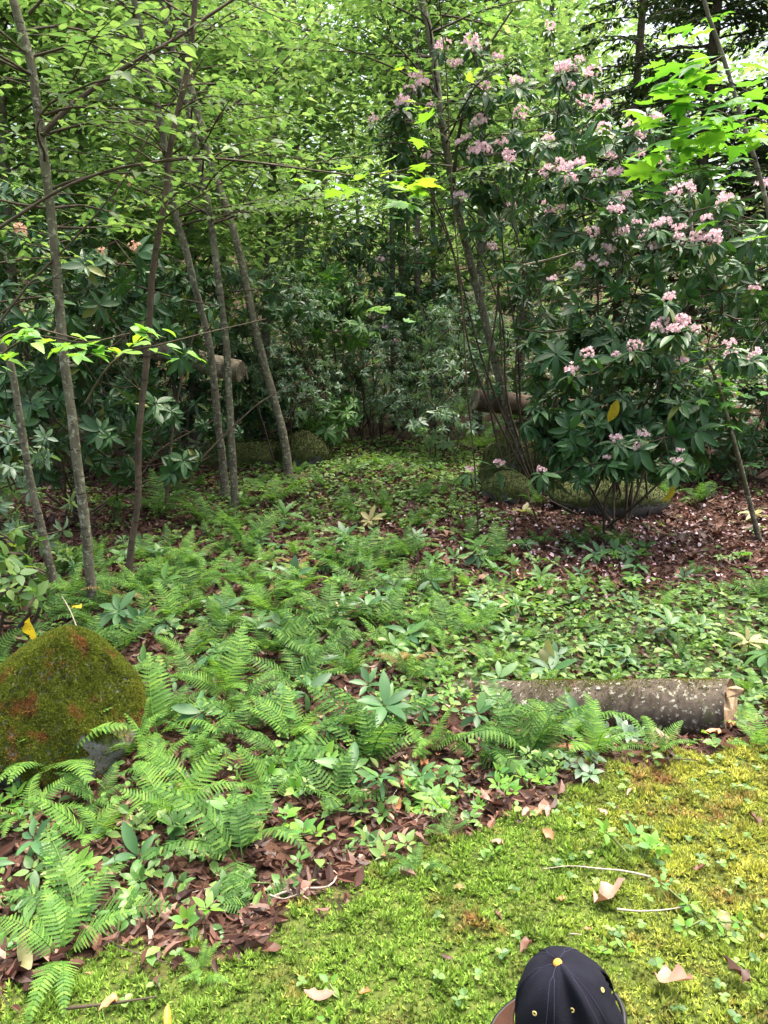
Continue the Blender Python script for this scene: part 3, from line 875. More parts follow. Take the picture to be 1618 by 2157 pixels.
def tree(name, label, trunk, r0, r1, nb, t0=.3, L=(.7, 1.6), ls=.08, bark='bark', leaf='beech', nobj=300, group=None, extra=None, hi=None, lo=None, rise=.5, cat='tree', azs=None, seed=0):
    pts = resample(trunk, .10 if trunk[0][1] < 12 else .4)
    base = pts[0]
    t = thing(name, label, cat, base, 0, group)
    n = len(pts); u = np.linspace(0, 1, n)
    jit = np.cumsum(RNG.normal(0, .0012, (n, 3)), 0); pts = pts + jit
    rad = (r0 + (r1 - r0) * u) * (1 + .06 * np.sin(np.arange(n) * 1.3) * .5) + r0 * .5 * np.exp(-u * 50)
    V, Fc = tube(pts - base, rad, 10, .02, True, seed)
    put('trunk', mesh_from('trunk', V, Fc, True, M[bark]), t)
    fol, tw = Fol(), Twigs()
    for k in range(nb):
        f = t0 + (1 - t0) * (k + RNG.uniform(0, 1)) / nb
        i = min(int(f * (n - 1)), n - 1)
        az = RNG.uniform(0, 2 * math.pi) if azs is None else RNG.normal(azs[k % len(azs)], .35)
        branch_spray(fol, tw, pts[i], az, RNG.uniform(*L) * (1.15 - .4 * f), RNG.uniform(.1, rise * 1.4), ls, .35 * rad[i] if rad[i] < .04 else .012)
    if extra:
        extra(fol, tw)
    if tw.A: tw.emit('branch', M['twig'], base, t)
    emit(t, base, fol, hi or BROAD_HI, lo or BROAD_LO, M[leaf], nobj)
    return t

def px_line(pl, Y0, dY=0.0, first_ground=True):
    """photo polyline (bottom first) at distance Y0, drifting by dY towards its top"""
    out = []
    for k, (px, py) in enumerate(pl):
        out.append(at(px, py, Y0 + dY * k / max(1, len(pl) - 1)))
    if first_ground:
        out[0][2] = min(out[0][2], float(H(out[0][0], out[0][1])) - .05)
    return out

def up(pts, dx, dz, k=2):
    p = pts[-1]
    return pts + [p + np.array([dx * (i + 1) / k, 0, dz * (i + 1) / k]) for i in range(k)]

def limb(pl, Y0, dY, r0, r1, ls=.07, every=.2, L=(.25, .6)):
    def f(fol, tw):
        pts = resample(px_line(pl, Y0, dY, False), .12)
        tw.start()
        tw.line(pts, r0, r1)
        d = np.gradient(pts, axis=0)
        acc = 0
        for i in range(len(pts)):
            acc += .12
            if acc > every and i > 2:
                acc = 0
                a = math.atan2(d[i][1], d[i][0]) + RNG.choice([-1, 1]) * RNG.uniform(.5, 1.3)
                branch_spray(fol, tw, pts[i], a, RNG.uniform(*L), RNG.uniform(0, .4), ls, .004, new=False)
    return f

T1 = ground(195, 1290)[1]
tree('sapling', 'tallest slim grey trunk directly behind the mossy boulder, with a long limb arching right', up(px_line([(198, 1295), (180, 1120), (165, 1000), (150, 880), (130, 720), (118, 560), (100, 400), (86, 285), (60, 120), (25, 0)], T1, -.2), -.1, 1.2), .035, .020, 30, .5, (.7, 1.5), .09,
     extra=lambda f, t: (limb([(88, 285), (150, 222), (250, 150), (360, 88), (430, 40), (520, -20)], T1 - .2, .5, .018, .008, every=.15, L=(.4, .9))(f, t), limb([(60, 30), (75, 15), (105, -20)], T1 - .2, 0, .012, .008)(f, t)))
tree('sapling', 'curved slim grey trunk at the left edge bending out of the frame', up(px_line([(120, 1250), (92, 1130), (65, 1020), (50, 930), (36, 850), (22, 770), (-12, 700), (-60, 600)], ground(118, 1245)[1], -.2), -.3, 1.5), .030, .015, 14, .5, (.6, 1.3), .075)
tree('sapling', 'thin dark crooked trunk, third from the left edge', up(px_line([(268, 1240), (278, 1150), (292, 1060), (294, 920), (312, 760), (322, 600), (330, 540), (350, 430), (360, 330), (378, 240), (398, 150), (415, 0)], ground(270, 1235)[1], -.1), .1, 1.2), .026, .016, 26, .5, (.7, 1.5), .07, bark='bark_dark')
Y3 = ground(473, 1055)[1]
tree('sapling', 'straight grey trunk, left one of the close pair before the dark hollow', up(px_line([(476, 1062), (468, 960), (458, 880), (446, 760), (436, 700), (415, 620), (390, 520), (362, 410), (340, 260), (318, 170), (302, 90), (285, 0)], Y3, -.2), -.3, 1.5), .044, .028, 34, .45, (.9, 2.0), .10)
Y4 = ground(495, 1070)[1]
tree('sapling', 'palest straight trunk, right one of the close pair before the dark hollow', up(px_line([(497, 1072), (490, 960), (482, 820), (478, 740), (466, 640), (453, 540), (442, 450), (425, 370), (402, 250), (376, 150), (345, 20)], Y4, -.1), -.3, 1.5), .041, .026, 34, .45, (.9, 2.0), .10)
Y5 = ground(608, 1012)[1]
tree('sapling', 'brown grey trunk leaning left beside the dark rock and path', up(px_line([(610, 1015), (602, 950), (590, 890), (560, 780), (530, 660), (505, 540), (480, 450), (455, 380), (432, 300), (405, 200), (385, 100), (350, 0)], Y5, 0), -.3, 1.5), .055, .034, 36, .42, (1.0, 2.2), .10, bark='bark',
     extra=lambda f, t: (limb([(488, 478), (515, 420), (545, 370), (580, 340)], Y5, .2, .014, .006, .085)(f, t), limb([(425, 290), (480, 230), (560, 170), (640, 80), (680, 20)], Y5, .6, .018, .008, .085, L=(.5, 1.0))(f, t)))
Y6 = ground(1105, 1040)[1]
tree('leaning_tree', 'large dark trunk leaning left through the rhododendrons right of the path', up(px_line([(1108, 1045), (1098, 960), (1072, 880), (1047, 780), (1025, 690), (1005, 610), (985, 530), (965, 450), (945, 350), (930, 260), (915, 150), (897, 50), (885, 0)], Y6, 0), -.2, 1.6), .050, .034, 44, .50, (1.0, 2.2), .10, bark='bark',
     extra=lambda f, t: (limb([(955, 400), (960, 330), (975, 240), (1000, 150), (1040, 80), (1080, 20)], Y6 - .1, -.3, .022, .010, .085, L=(.5, 1.0))(f, t),
                         limb([(925, 210), (890, 160), (850, 110), (800, 70)], Y6 - .1, -.3, .016, .006, .085, L=(.5, 1.0))(f, t)))
# slim tree on the right edge with maple leaves
Y7 = ground(1598, 1140)[1]
def maple_cluster(specs, tw_lines, Y, ls):
    def f(fol, tw):
        for pl, r in tw_lines:
            tw.start(); tw.line(resample([at(px, py, Y + (dy or 0)) for px, py, dy in pl], .05), r, .0015)
        for px, py, dy, s_ in specs:
            p = at(px, py, Y + dy)
            az = RNG.uniform(0, 2 * math.pi)
            fol.add(p, nrm([math.cos(az), math.sin(az), -.15]), nrm([RNG.normal(0, .25), RNG.normal(-.25, .2), 1]), s_ * ls)
    return f
def blob(px, py, rx, ry, n, dy=.3, s=(.7, 1.2)):
    return [(px + RNG.normal(0, rx), py + RNG.normal(0, ry), RNG.normal(0, dy), RNG.uniform(*s)) for _ in range(n)]
tree('maple_sapling', 'slim pale maple stem at the right edge with lobed blue green leaves', px_line([(1602, 1145), (1580, 1060), (1556, 960), (1530, 870), (1510, 800), (1492, 760)], Y7, -.4), .026, .012, 3, .8, (.3, .5), .06, bark='bark', leaf='maple', hi=MAPLE, lo=MAPLE,
     extra=maple_cluster(blob(1530, 800, 60, 25, 46, .15) + blob(1500, 860, 40, 25, 16, .15), [([(1520, 820, 0), (1560, 800, 0), (1618, 790, 0)], .004), ([(1510, 800, 0), (1470, 790, 0), (1435, 800, 0)], .004)], Y7 - .4, .11))
# tall maple leaning in from the top right
tree('maple_sapling', 'tall pale stemmed maple in the upper right with big bright lobed leaves', px_line([(1700, 1100), (1680, 820), (1640, 560), (1600, 380), (1562, 260), (1535, 170), (1505, 80), (1478, 0), (1460, -120)], 5.2, -.2, True), .021, .011, 6, .55, (.4, .8), .11, bark='bark_far', leaf='maple', hi=MAPLE, lo=MAPLE,
     extra=maple_cluster([(1445, 62, 0, 1.0), (1400, 132, 0, .9), (1500, 60, -.3, 1.0), (1440, 180, 0, .9), (1380, 300, -.2, 1.2), (1370, 350, -.2, 1.4), (1350, 410, -.2, 1.0), (1480, 130, -.3, 1.4), (1510, 150, -.3, 1.2), (1580, 210, -.3, 1.2)] + blob(1500, 160, 55, 30, 26, .2, (.8, 1.4)) + blob(1490, 250, 70, 30, 34, .2, (.7, 1.3)) + blob(1420, 290, 50, 40, 24, .2) + blob(1370, 370, 50, 40, 12, .2) + blob(1560, 330, 50, 60, 20, .3),
                         [([(1562, 260, 0), (1500, 230, 0), (1440, 250, 0), (1380, 300, 0)], .005), ([(1590, 340, 0), (1500, 350, 0), (1420, 370, 0), (1350, 410, 0)], .005), ([(1520, 120, 0), (1470, 150, 0), (1430, 190, 0)], .004), ([(1535, 170, 0), (1590, 200, 0), (1640, 210, 0)], .004)], 4.2, .13))
# maple twigs near the middle, from a thin stem rooted beside the leaning tree
tree('maple_sapling', 'thin maple whip with large yellow green leaves before the leaning tree', px_line([(1010, 1130), (1000, 980), (985, 820), (975, 640), (960, 480), (950, 330), (945, 180), (930, 20), (925, -60)], ground(1010, 1130)[1], -1.5), .007, .004, 5, .75, (.3, .6), .08, bark='bark_dark', leaf='bright', hi=MAPLE, lo=MAPLE,
     extra=maple_cluster([(905, 250, 0, 1.1), (880, 292, 0, 1.0), (835, 330, 0, .9)] + blob(860, 380, 40, 22, 22, .15, (.7, 1.2)) + blob(840, 430, 25, 20, 10, .1) + blob(820, 640, 22, 14, 7, .1, (.6, .9)) + blob(700, 380, 60, 20, 10, .2), [([(952, 350, 0), (900, 345, 0), (840, 360, 0), (760, 370, 0)], .004), ([(950, 300, 0), (910, 270, 0), (880, 290, 0)], .003)], 4.6, .12))
# near twigs with fresh leaves that cross the left side
def near_left(fol, tw):
    for pl, r in (([(-60, 800), (60, 712), (180, 722), (290, 700), (350, 712)], .006), ([(180, 850), (215, 790), (260, 745), (330, 728), (440, 700), (560, 672)], .005), ([(-40, 740), (40, 690), (110, 700), (240, 735)], .005)):
        pts = resample([at(a, b, 3.1) for a, b in pl], .05); tw.start(); tw.line(pts, r, .0018)
    for px, py, rx, ry, n in ((70, 700, 35, 12, 14), (130, 715, 35, 12, 16), (190, 735, 35, 10, 16), (300, 700, 24, 12, 9), (325, 735, 30, 8, 7), (380, 750, 22, 8, 5), (20, 740, 20, 20, 6)):
        for k in range(n):
            p = at(px + RNG.normal(0, rx), py + RNG.normal(0, ry), 3.1 + RNG.normal(0, .12))
            az = RNG.uniform(0, 2 * math.pi)
            fol.add(p, nrm([math.cos(az), math.sin(az), RNG.normal(-.15, .15)]), nrm([RNG.normal(0, .2), RNG.normal(-.3, .2), 1]), RNG.uniform(.055, .10))
tree('young_beech', 'low branch of bright lime leaves crossing in front of the left trunks', px_line([(-420, 1350), (-330, 1200), (-230, 1000), (-120, 850), (-60, 790)], 3.2, -.1), .020, .009, 0, .9, (.3, .4), .07, leaf='bright', extra=near_left)
# pale arching bough from the left
def arch(fol, tw):
    limb([(-30, 500), (60, 440), (150, 388), (260, 352), (400, 334), (500, 338), (640, 356), (760, 372)], 4.2, .3, .010, .004, .075, every=.18, L=(.3, .6))(fol, tw)
    limb([(-30, 720), (60, 600), (160, 500), (260, 380), (330, 260), (430, 120)], 4.6, .6, .008, .003, .075, every=.3, L=(.3, .6))(fol, tw)
tree('young_beech', 'long pale bough arching from the left edge across four trunks', px_line([(-300, 1500), (-250, 1200), (-180, 900), (-100, 640), (-30, 500)], 4.2, 0), .030, .016, 0, .9, (.3, .5), .07, leaf='beech', extra=arch)

# ------------------------------------------------------------------ rhododendrons
LEAN_Y = [0, 150, 350, 530, 690, 880, 1040]; LEAN_X = [885, 915, 945, 985, 1025, 1072, 1108]
def rosette(fol, p, d, ls, k=9, flat=.25, second=True):
    d = nrm(d); a = nrm(np.cross(d, [.3, .2, 1.0] if abs(d[2]) < .9 else [1., 0, 0])); b = np.cross(d, a)
    ph = RNG.uniform(0, 6.28)
    az = ph + np.arange(k) * 2 * math.pi / k + RNG.normal(0, .15, k)
    rd = np.outer(np.cos(az), a) + np.outer(np.sin(az), b)
    el = RNG.normal(flat, .28, k)
    D = nrm(rd + d * el[:, None] + [0, 0, -.12])
    N = nrm(d + RNG.normal(0, .12, (k, 3)) - rd * .2)
    fol.add(p + rd * .008, D, N, ls * RNG.uniform(.6, 1.15, k))
    if second:
        k2 = max(3, k // 2); az = ph + .4 + np.arange(k2) * 2 * math.pi / k2
        rd = np.outer(np.cos(az), a) + np.outer(np.sin(az), b)
        fol.add(p - d * ls * .18, nrm(rd - d * RNG.uniform(.1, .6, (k2, 1)) + [0, 0, -.2]), nrm(d + RNG.normal(0, .2, (k2, 3))), ls * RNG.uniform(.7, 1, k2))

def truss_mesh(mat, seed):
    rg = np.random.default_rng(seed); Vs = []; Fs = []; off = 0
    for k in range(15):
        # flowers over a dome
        z = rg.uniform(-.15, 1); a = k * 2.4; rr = math.sqrt(max(0, 1 - z * z))
        d = np.array([rr * math.cos(a), rr * math.sin(a), z]); X = nrm(np.cross(d, [.1, .2, 1.01])); Y = np.cross(d, X)
        c = d * rg.uniform(.35, .85) + rg.normal(0, .10, 3)
        for q in range(5):
            b = q * 2 * math.pi / 5; e = X * math.cos(b) + Y * math.sin(b); e2 = np.cross(d, e)
            V = [c, c + e * .17 + e2 * .13 + d * .2, c + e * .33 + d * rg.uniform(.2, .34), c + e * .17 - e2 * .13 + d * .2]
            Vs += V; Fs += [[off, off + 1, off + 2], [off, off + 2, off + 3]]; off += 4
    return mesh_from('flower_cluster', np.array(Vs), np.array(Fs), False, mat)
TRUSS = [truss_mesh(M['petal'], 1), truss_mesh(M['petal'], 2), truss_mesh(M['petal'], 3)]
FADED = [truss_mesh(M['faded'], 4)]

def shrub(name, label, base, ells, ntip, ls, leaf='rhodo', nobj=300, truss=(), tsize=.055, k=9, cat='rhododendron', group=None, faded=False, bark='twig', hi=None, lo=None, shell=.45, stems=5, dead=0, lift=.35):
    base = np.array(base, float)
    t = thing(name, label, cat, base, 0, group)
    fol, tw = Fol(), Twigs()
    tips, dirs = [], []
    w = np.array([e[1][0] * e[1][1] * e[1][2] for e in ells]) ** .67; w = w / w.sum()
    while len(tips) < ntip:
        c, r = ells[RNG.choice(len(ells), p=w)]
        v = nrm(RNG.normal(0, 1, 3)); rr = RNG.uniform(shell, 1) ** .7
        p = np.array(c) + v * rr * np.array(r)
        if p[2] < H(p[0], p[1]) + .12: continue
        if p[1] < Y6 + .2:
            px, py, _ = project(p)
            if abs(px - np.interp(py, LEAN_Y, LEAN_X)) < 55 and RNG.uniform() < .93: continue
        tips.append(p); dirs.append(nrm(v * .55 + [0, -.15, lift] + RNG.normal(0, .25, 3)))
    for px, py, Y in list(truss) + [(a + RNG.normal(0, 50), b + RNG.normal(0, 40), c_ + RNG.normal(0, .1)) for a, b, c_ in list(truss) if not faded and len(truss) > 9 for _ in range(2) if RNG.uniform() < .55]:
        p = at(px, py, Y)
        d = nrm([RNG.normal(0, .2), RNG.normal(-.35, .15), 1])
        tips.append(p - d * .045); dirs.append(d)
        o = put('flower_cluster', (FADED if faded else TRUSS)[int(RNG.integers(0, 1 if faded else 3))], t, tuple(p - base))
        o.scale = (tsize * 1.05 * RNG.uniform(.75, 1.3) * (Y / 7) ** .3,) * 3; o.rotation_euler = (RNG.normal(.3, .2), RNG.normal(0, .2), RNG.uniform(0, 6))
    tips = np.array(tips); dirs = np.array(dirs)
    # skeleton: a few main stems that fork towards groups of tips
    nodes = [base]; own = [0]
    for s_ in range(stems):
        a = tips[RNG.integers(0, len(tips))]
        b0_ = base + [RNG.normal(0, .12), RNG.normal(0, .12), 0]
        b0_[2] = H(b0_[0], b0_[1]) - .03
        m1 = b0_ + (a - b0_) * .35 + [RNG.normal(0, .12), RNG.normal(0, .12), .10]
        m2 = b0_ + (a - b0_) * .7 + [RNG.normal(0, .12), RNG.normal(0, .12), .05]
        pts = resample([b0_, m1, m2, a], .15)
        g_ = tw.start(); tw.line(pts, .014, .007); nodes += list(pts[2:]); own += [g_] * len(pts[2:])
    own[0] = 1
    for rnd_ in range(2):
        add = []; addg = []
        for _ in range(18):
            a = tips[RNG.integers(0, len(tips))]; nd = np.array(nodes); qi = np.argmin(((nd - a) ** 2).sum(1)); q = nd[qi]; tw.cur = own[qi]
            pts = resample([q, (q + a) / 2 + [RNG.normal(0, .06), RNG.normal(0, .06), -.04], a], .12)
            tw.line(pts, .009, .005); add += list(pts[1:]); addg += [own[qi]] * len(pts[1:])
        nodes += add; own += addg
    nd = np.array(nodes)
    for a, d in zip(tips, dirs):
        qi = np.argmin(((nd - a) ** 2).sum(1)); q = nd[qi]; tw.cur = own[qi]
        mid = (q + a) / 2 - d * .05 + RNG.normal(0, .02, 3)
        tw.line([q, mid, a], .0045, .003)
        rosette(fol, a, nrm(d + RNG.normal(0, .3, 3)), ls * RNG.uniform(.6, 1.15), max(4, k + int(RNG.integers(-3, 3))), RNG.normal(.1, .35))
    tw.emit('branch', M[bark], base, t)
    emit(t, base, fol, hi or RHODO_HI, lo or RHODO_LO, M[leaf], nobj)
    return t, fol

right_tr = [(1270, 272, 6.6), (1325, 265, 6.5), (1345, 287, 6.5), (1390, 250, 6.6), (1180, 342, 6.7), (1145, 370, 6.7), (1220, 346, 6.7), (1257, 367, 6.6), (1290, 368, 6.5), (1317, 412, 6.6), (1180, 440, 6.8), (1378, 522, 6.2), (1430, 482, 6.2), (1500, 505, 6.1), (1468, 508, 6.2), (1340, 470, 6.4), (1306, 492, 6.4), (1282, 527, 6.4), (1250, 545, 6.4), (1222, 562, 6.4), (1490, 462, 6.2), (1520, 427, 6.2), (1450, 396, 6.3), (1383, 690, 5.7), (1410, 702, 5.7), (1437, 680, 5.7), (1420, 695, 5.65), (1395, 680, 5.75), (1205, 782, 5.9), (1325, 762, 6.0), (1590, 750, 5.8), (1540, 747, 6.0), (1400, 470, 6.3), (1360, 500, 6.3), (1590, 610, 6.2)]
rc = at(1330, 1000, 7.2)
def E(px, py, Y, rx, ry, rz): return (at(px, py, Y), (rx, ry, rz))
shrub('rhododendron', 'tall flowering rhododendron on the right covered in pale pink blooms', [rc[0], 7.2, float(H(rc[0], 7.2))],
      [E(1300, 560, 7.0, 1.15, .8, .95), E(1480, 620, 6.9, 1.0, .8, 1.0), E(1200, 430, 7.2, .8, .6, .7), E(1330, 340, 7.1, .7, .5, .5), E(1450, 480, 6.7, .8, .5, .6)], 250, .155, truss=right_tr, stems=9)
low_tr = [(1300, 925, 5.9), (1280, 965, 5.9), (1345, 940, 5.9), (1355, 915, 6.0), (1425, 972, 5.9), (1430, 950, 6.0), (1140, 990, 6.0), (1050, 977, 6.6), (990, 990, 6.9)]
lc = at(1290, 1040, 6.9)
shrub('rhododendron', 'low dark leaved rhododendron drooping over the flat rock, few small blooms', [lc[0], 6.9, float(H(lc[0], 6.9))],
      [E(1280, 900, 6.5, .75, .5, .36), E(1160, 900, 6.3, .35, .3, .25), E(1420, 880, 6.6, .6, .5, .4), E(1250, 760, 6.7, .8, .5, .35), E(1290, 960, 6.4, .75, .35, .18), E(1240, 1000, 6.3, .55, .3, .12), E(1120, 940, 6.5, .4, .3, .2)], 200, .175, truss=low_tr, tsize=.045, stems=6, k=10)
# centre right, behind the leaning trunk
mid_tr = [(840, 220, 8.0), (862, 196, 8.0), (1000, 106, 7.8), (1050, 122, 7.8), (1190, 142, 7.5), (1205, 150, 7.5), (1180, 150, 7.5), (985, 292, 7.9), (970, 302, 7.9), (1020, 316, 7.8), (1075, 342, 7.7), (1035, 522, 7.9), (1080, 432, 7.8), (1095, 240, 7.7), (880, 165, 8.1), (1160, 55, 7.6), (835, 240, 8.0), (1070, 330, 7.7), (900, 330, 8.2)]
mc = at(1130, 1000, 8.6)
shrub('rhododendron', 'tall dark rhododendron with scattered pink blooms around the leaning tree', [mc[0], 8.6, float(H(mc[0], 8.6))],
      [E(930, 400, 8.7, .75, .5, .9), E(1060, 560, 8.7, .7, .6, 1.0), E(1080, 300, 8.5, .9, .6, .8), E(1120, 760, 8.4, .6, .5, .6), E(900, 280, 8.5, .55, .4, .5)], 260, .165, truss=mid_tr, stems=9, tsize=.06)
# the left mass
left_tr = [(40, 488, 6.2), (285, 522, 6.2), (212, 532, 6.4), (267, 386, 6.6)]
gl = at(150, 1000, 7.0)
shrub('rhododendron', 'dense shadowy rhododendron behind the left trunks with faded orange blooms', [gl[0], 7.2, float(H(gl[0], 7.2))],
      [E(120, 620, 6.8, 1.1, .7, .9), E(-50, 800, 6.5, .9, .8, .9), E(300, 700, 7.4, .9, .6, .6), E(180, 880, 6.6, .9, .5, .35), E(40, 470, 6.8, .8, .5, .5), E(150, 960, 7.2, 1.3, .5, .3), E(380, 900, 8.8, 1.0, .5, .4)], 330, .17, truss=left_tr, faded=True, tsize=.05, stems=10)
# centre far bushes
def far_shrub(label, px, py, Y, ells, n, ls, leaf, cat='shrub', **kw):
    p = at(px, py, Y); return shrub('evergreen_shrub' if cat == 'shrub' else 'rhododendron', label, [p[0], Y, float(H(p[0], Y))], ells, n, ls, leaf, cat=cat, stems=6, **kw)
far_shrub('round bluish green bush at the far end of the path', 800, 900, 12.0, [E(800, 780, 12.0, .75, .6, .8), E(860, 860, 11.6, .5, .4, .4)], 330, .085, 'laurel', nobj=300, k=8)
far_shrub('yellow green rhododendron left of the path end with pale new rosettes', 700, 930, 11.5, [E(700, 680, 11.6, .7, .6, .75), E(690, 870, 11.0, .5, .5, .35), E(640, 600, 12, .7, .6, .5)], 170, .17, 'rhododendron_x' if False else 'rhodo_new', cat='rhododendron')
far_shrub('grey green leafy bank closing the far end of the path', 760, 930, 13.0, [E(760, 790, 12.9, 1.6, .5, .9), E(900, 660, 13.2, 1.3, .5, .9), E(690, 560, 13.4, 1.1, .5, .7)], 420, .12, 'laurel', k=8)
far_shrub('dark rhododendron with glossy leaves rising behind the blue green bush', 800, 900, 13.5, [E(790, 600, 13.5, 1.3, .8, 1.1), E(930, 720, 13.0, 1.0, .8, 1.1)], 300, .16, 'rhodo', cat='rhododendron', truss=[(800, 548, 12.6), (835, 720, 12.4), (810, 690, 12.5), (860, 530, 12.8)])
far_shrub('fine leaved dark bush right behind the trunk leaning beside the rock', 600, 900, 10.6, [E(620, 800, 10.6, .7, .6, .7), E(560, 640, 10.8, 1.0, .7, .6)], 340, .09, 'laurel', k=7)
far_shrub('grey green bush between the path end and the pale sawn log', 930, 930, 10.8, [E(960, 800, 11.0, .7, .6, .6), E(930, 900, 10.4, .5, .4, .3), E(960, 700, 11.6, .8, .6, .6)], 300, .11, 'laurel', k=8)
far_shrub('shadowed rhododendron roofing the dark hollow behind the slim trunks', 380, 900, 10.5, [E(420, 640, 10.0, 1.5, .9, .5), E(250, 620, 9.5, 1.2, .9, .6), E(400, 800, 11.8, 1.9, .5, .8)], 330, .17, 'rhodo', cat='rhododendron')
far_shrub('rhododendron thicket behind the long pale sawn log on the right', 1300, 900, 10.8, [E(1180, 760, 10.6, 1.3, .7, .9), E(1450, 760, 10.2, 1.5, .8, 1.0), E(1400, 940, 9.6, 1.4, .5, .4)], 330, .16, 'rhodo', cat='rhododendron')
far_shrub('leafy bush filling the left edge behind the curved trunk', 0, 1000, 5.9, [E(-40, 960, 5.7, .55, .5, .35), E(60, 1080, 5.5, .4, .3, .25)], 80, .12, 'laurel', k=7)
far_shrub('broad leaved bush crowding the left edge above the boulder', -20, 1250, 4.4, [E(-10, 1170, 4.3, .25, .3, .22), E(40, 1230, 4.2, .16, .2, .12)], 34, .10, 'cover', k=6, hi=BROAD_HI, lo=BROAD_LO)

far_shrub('dark thicket closing the woods at the far left edge', -80, 900, 9.5, [E(-100, 760, 9.5, 1.6, .7, 1.3), E(150, 860, 9.3, 1.3, .6, .8)], 260, .18, 'rhodo', cat='rhododendron', k=10)
far_shrub('dark thicket directly behind the low rock ledge', 450, 900, 12.5, [E(420, 820, 12.3, 2.2, .6, 1.0), E(650, 840, 13.6, 1.3, .6, .9)], 300, .2, 'rhodo', cat='rhododendron', k=10)
far_shrub('dark thicket at the far right behind the flowering shrubs', 1560, 950, 8.9, [E(1600, 850, 8.8, 1.3, .6, 1.0), E(1420, 960, 8.7, 1.2, .5, .5), E(1700, 600, 9, 1.2, .7, 1.0)], 300, .17, 'rhodo', cat='rhododendron', k=10)
far_shrub('low dark thicket between the leaning tree and the flat rock', 1180, 980, 8.8, [E(1200, 930, 8.9, 1.0, .5, .5)], 110, .16, 'rhodo', cat='rhododendron', k=10)
# ------------------------------------------------------------------ hemlock, top right
def hemlock(label, px, Y, h, seed, nb=60, top=0):
    p = at(px, 800, Y); base = np.array([p[0], Y, float(H(p[0], Y))])
    t = thing('hemlock', label, 'tree', base)
    pts = resample([base, base + [.1, 0, h * .5], base + [.15, 0, h]], .5)
    V, Fc = tube(pts - base, np.linspace(.12, .03, len(pts)), 9, .03)
    put('trunk', mesh_from('trunk', V, Fc, True, M['bark_dark']), t)
    fol, tw = Fol(), Twigs()
    for k in range(nb):
        f = .22 + .78 * k / nb; z = h * f; L = (2.9 * (1.05 - f) + .4) * RNG.uniform(.7, 1.1); az = RNG.uniform(0, 2 * math.pi)
        q = base + [.12, 0, z]; d = np.array([math.cos(az), math.sin(az), .12]); pt = [q]
        for s_ in range(8):
            d = nrm(d + [0, 0, -.07]); q = q + d * L / 8; pt.append(q)
        pt = np.array(pt); tw.start(); tw.line(pt, .018, .003)
        for s_ in range(int(L * 11)):
            u = RNG.uniform(.12, 1) * 8; i = min(int(u), 7); c = pt[i] + (pt[i + 1] - pt[i]) * (u - i)
            T = nrm(pt[i + 1] - pt[i]); sd = nrm(np.cross(T, [0, 0, 1.])) * RNG.choice([-1, 1])
            dd = nrm(T * .6 + sd * RNG.uniform(.4, 1) + [0, 0, -.25]); tl = RNG.uniform(.2, .5) * (1.2 - u / 8)
            tw.seg(c, c + dd * tl, .0025, .001)
            m = int(tl / .02); uu = RNG.uniform(0, 1, m)
            P = c + dd * tl * uu[:, None]; s2 = RNG.choice([-1, 1], (m, 1)); s3 = nrm(np.cross(dd, [0, 0, 1.]))
            fol.add(P, nrm(dd * .7 + s3 * s2 + RNG.normal(0, .2, (m, 3))), nrm(RNG.normal(0, .4, (m, 3)) + [0, 0, 1]), RNG.uniform(.08, .17, m))
    tw.emit('branch', M['twig'], base, t, 3)
    NEED = [(np.array([[0, 0, 0], [.14, .5, 0], [0, 1, -.1], [-.14, .5, 0]], float), np.array([[0, 1, 2], [0, 2, 3]]))]
    emit(t, base, fol, NEED, NEED, M['hemlock'], 0, stuff='needles')
hemlock('dark feathery hemlock filling the top right corner', 1430, 11.5, 10, 1, 150)
hemlock('dark hemlock partly hidden behind the one in the top right corner', 1640, 11.0, 9, 2, 120)
hemlock('farther dark hemlock between the leaning tree and the top right corner', 1290, 14.5, 11, 3, 110)

# ------------------------------------------------------------------ background woods
def bg_tree(label, px, Y, h, crown, nleaf, ls, r=.12, leaf='far', lean=0, lowest=.2, group='tall leafy trees filling the woods beyond the path'):
    x = (px - 809) / F * Y / _c * 1.0
    base = np.array([x, Y, float(H(x, Y)) - .1])
    t = thing('woodland_tree', label, 'tree', base, 0, group)
    pts = resample([base, base + [lean * .4, 0, h * .5], base + [lean, 0, h]], .6)
    V, Fc = tube(pts - base, np.linspace(r, r * .3, len(pts)), 7, .04)
    put('trunk', mesh_from('trunk', V, Fc, True, M['bark_far']), t)
    tw = Twigs(); P = []; N = []; D = []
    nc = 26
    per = nleaf // (nc * 4)
    for k in range(nc):
        f = lowest + (1 - lowest) * (k + .5) / nc; z = h * f
        q = base + [lean * f, 0, z]; az = RNG.uniform(0, 6.28)
        L = crown * RNG.uniform(.5, 1.05) * (1 - .3 * f)
        e = q + [math.cos(az) * L, math.sin(az) * L, L * .35]
        m = (q + e) / 2 + [0, 0, .15]
        tw.start(); tw.line([q, m, e], r * .22, .008)
        for s_ in range(4):
            c = q + (e - q) * RNG.uniform(.3, 1.1) + RNG.normal(0, crown * .16, 3)
            tw.seg(m + (e - m) * RNG.uniform(0, 1), c, .008, .003)
            pp = c + RNG.normal(0, 1, (per, 3)) * crown * [.22, .22, .07] 
            P.append(pp)
    P = np.concatenate(P); n = len(P)
    az = RNG.uniform(0, 6.28, n)
    D = np.stack([np.cos(az), np.sin(az), RNG.normal(-.15, .25, n)], 1); N = nrm(RNG.normal(0, .38, (n, 3)) + [0, -.1, 1])
    tw.emit('branch', M['twig'], base, t, 3)
    V, Fc = merge(BROAD_2, P - base, frames(D, N), RNG.uniform(.75, 1.25, n) * ls)
    put('foliage', mesh_from('foliage', V, Fc, False, M[leaf]), t, kind='stuff')

